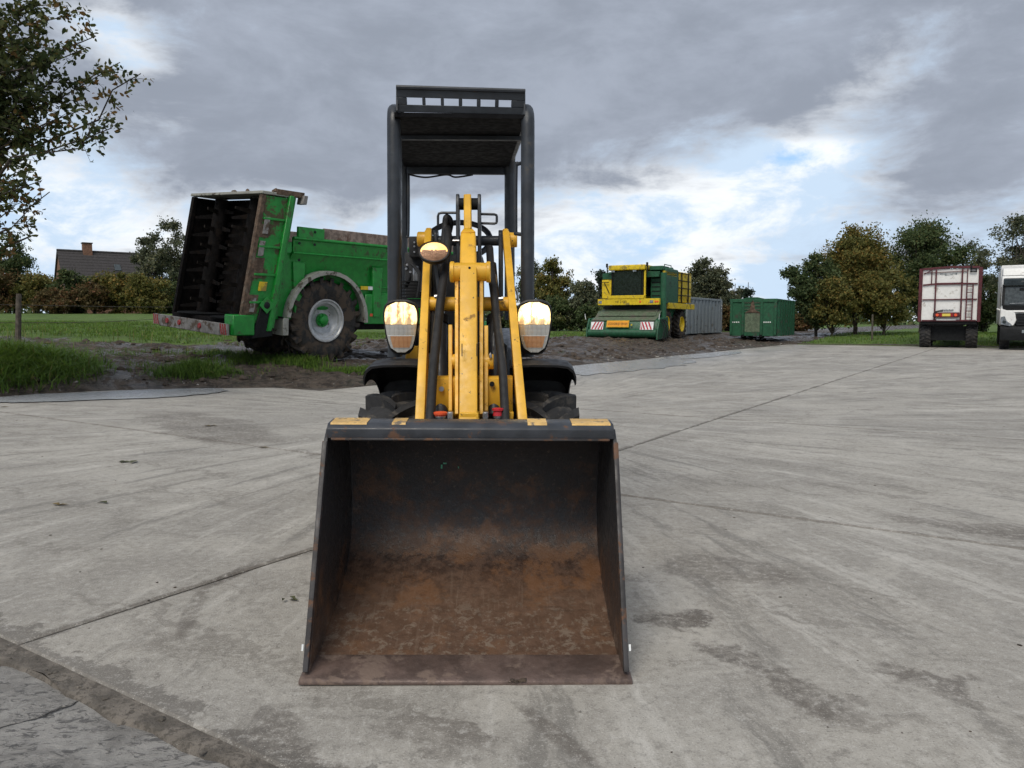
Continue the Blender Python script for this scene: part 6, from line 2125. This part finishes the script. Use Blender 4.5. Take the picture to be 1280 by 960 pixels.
X, Y = scatter(9000, -12, 14, 11, 40, mudf)
clods('mud_clods', X, Y, ground_z(X, Y), .03 + .10 * RNG.uniform(0, 1, len(X)) ** 3, 'clod', 'dark mud clods churned up along the yard edge')
X, Y = scatter(5000, -12, 14, 11, 40, lambda X, Y: (np.abs(outside(X, Y)[1] - .2) < .55) * .7 + .05 * mudf(X, Y))
clods('gravel', X, Y, np.maximum(ground_z(X, Y), 0.0), .012 + .03 * RNG.uniform(0, 1, len(X)) ** 2, 'pale_stone', 'pale gravel along the concrete edge')
X, Y = scatter(900, -6, 8, 1.8, 13, lambda X, Y: np.ones_like(X) * (outside(X, Y)[0] < -.3))
clods('grit', X, Y, np.full(len(X), .001), .002 + .007 * RNG.uniform(0, 1, len(X)) ** 4, 'clod', 'dark crumbs of soil scattered over the slabs', .35)
X, Y = scatter(2600, -3.2, 2.0, 1.6, 4, lambda X, Y: np.exp(-((X * E1.x + Y * E1.y - T_NEAR + .05) / .07) ** 2))
clods('soil_crumbs', X, Y, np.full(len(X), -.006), .003 + .009 * RNG.uniform(0, 1, len(X)) ** 3, 'packed_soil', 'loose soil crumbs and pebbles along the asphalt joint', .6)
X, Y = scatter(500, -4, 3, 1.8, 5, lambda X, Y: np.ones_like(X))
clods('grit', X, Y, np.full(len(X), .001), .0015 + .003 * RNG.uniform(0, 1, len(X)) ** 3, 'pale_stone', 'pale grit specks on the slab near the bucket', .5)
# lip clod on the bucket edge
q = at(648, 854, 2.42)
X, Y = q.x + RNG.normal(size=14) * .012, np.full(14, 2.415)
o = clods('soil_clump', X, Y, RNG.uniform(.008, .016, 14), .004 + .008 * RNG.uniform(0, 1, 14), 'clod', 'small dark soil clump on the bucket cutting edge')

mat('fallen_leaf', (0.115, 0.085, 0.035), 0.8, vary=0.5)
mat('green_litter', (0.075, 0.080, 0.035), 0.8, vary=0.4)


def litter(px, py, size, material, label, n=1, rz=0.0):
    u, v, wv_ = (px - 640) / 970, math.cos(PITCH) + (480 - py) / 970 * math.sin(PITCH), -math.sin(PITCH) + (480 - py) / 970 * math.cos(PITCH)
    t = -CAM_H / wv_
    mb = MB()
    for k in range(n):
        a = rz + random.uniform(-.5, .5) + k * 2.2
        c = Vector((random.uniform(-1, 1) * size * .5 * (n > 1), random.uniform(-1, 1) * size * .4 * (n > 1), .003 + .003 * k))
        d, s_ = Vector((math.cos(a), math.sin(a), 0)), Vector((-math.sin(a), math.cos(a), 0))
        S_ = size * random.uniform(.7, 1.1)
        mb.add([c - d * S_ * .5, c + s_ * S_ * .2 + Vector((0, 0, .008)), c + d * S_ * .5 + Vector((0, 0, .004)), c - s_ * S_ * .2 + Vector((0, 0, .010)), c + Vector((0, 0, .002))], [(0, 4, 1), (1, 4, 2), (2, 4, 3), (3, 4, 0)])
    o = mb.build('fallen_leaf', material, None, smooth=False)
    o.location = (u * t, v * t, 0)
    return tag(o, label, 'leaf', 'fallen leaves on the slabs')


litter(362, 751, .05, 'green_litter', 'crumpled green leaf on the slab left of the bucket', 3)
litter(258, 533, .16, 'fallen_leaf', 'brown leaf on the big dark stain left of the loader', 2)
litter(72, 632, .10, 'fallen_leaf', 'curled brown leaf on the slab far left', 2)
litter(160, 579, .14, 'green_litter', 'dried plant scrap on the slab below the big stain', 3)
litter(5, 509, .18, 'fallen_leaf', 'brown leaf by the puddle at the picture edge', 1)
litter(125, 629, .07, 'green_litter', 'small plant scrap right of the curled brown leaf', 2)
litter(330, 560, .12, 'fallen_leaf', 'yellow-brown leaf scrap left of the bucket top', 1)
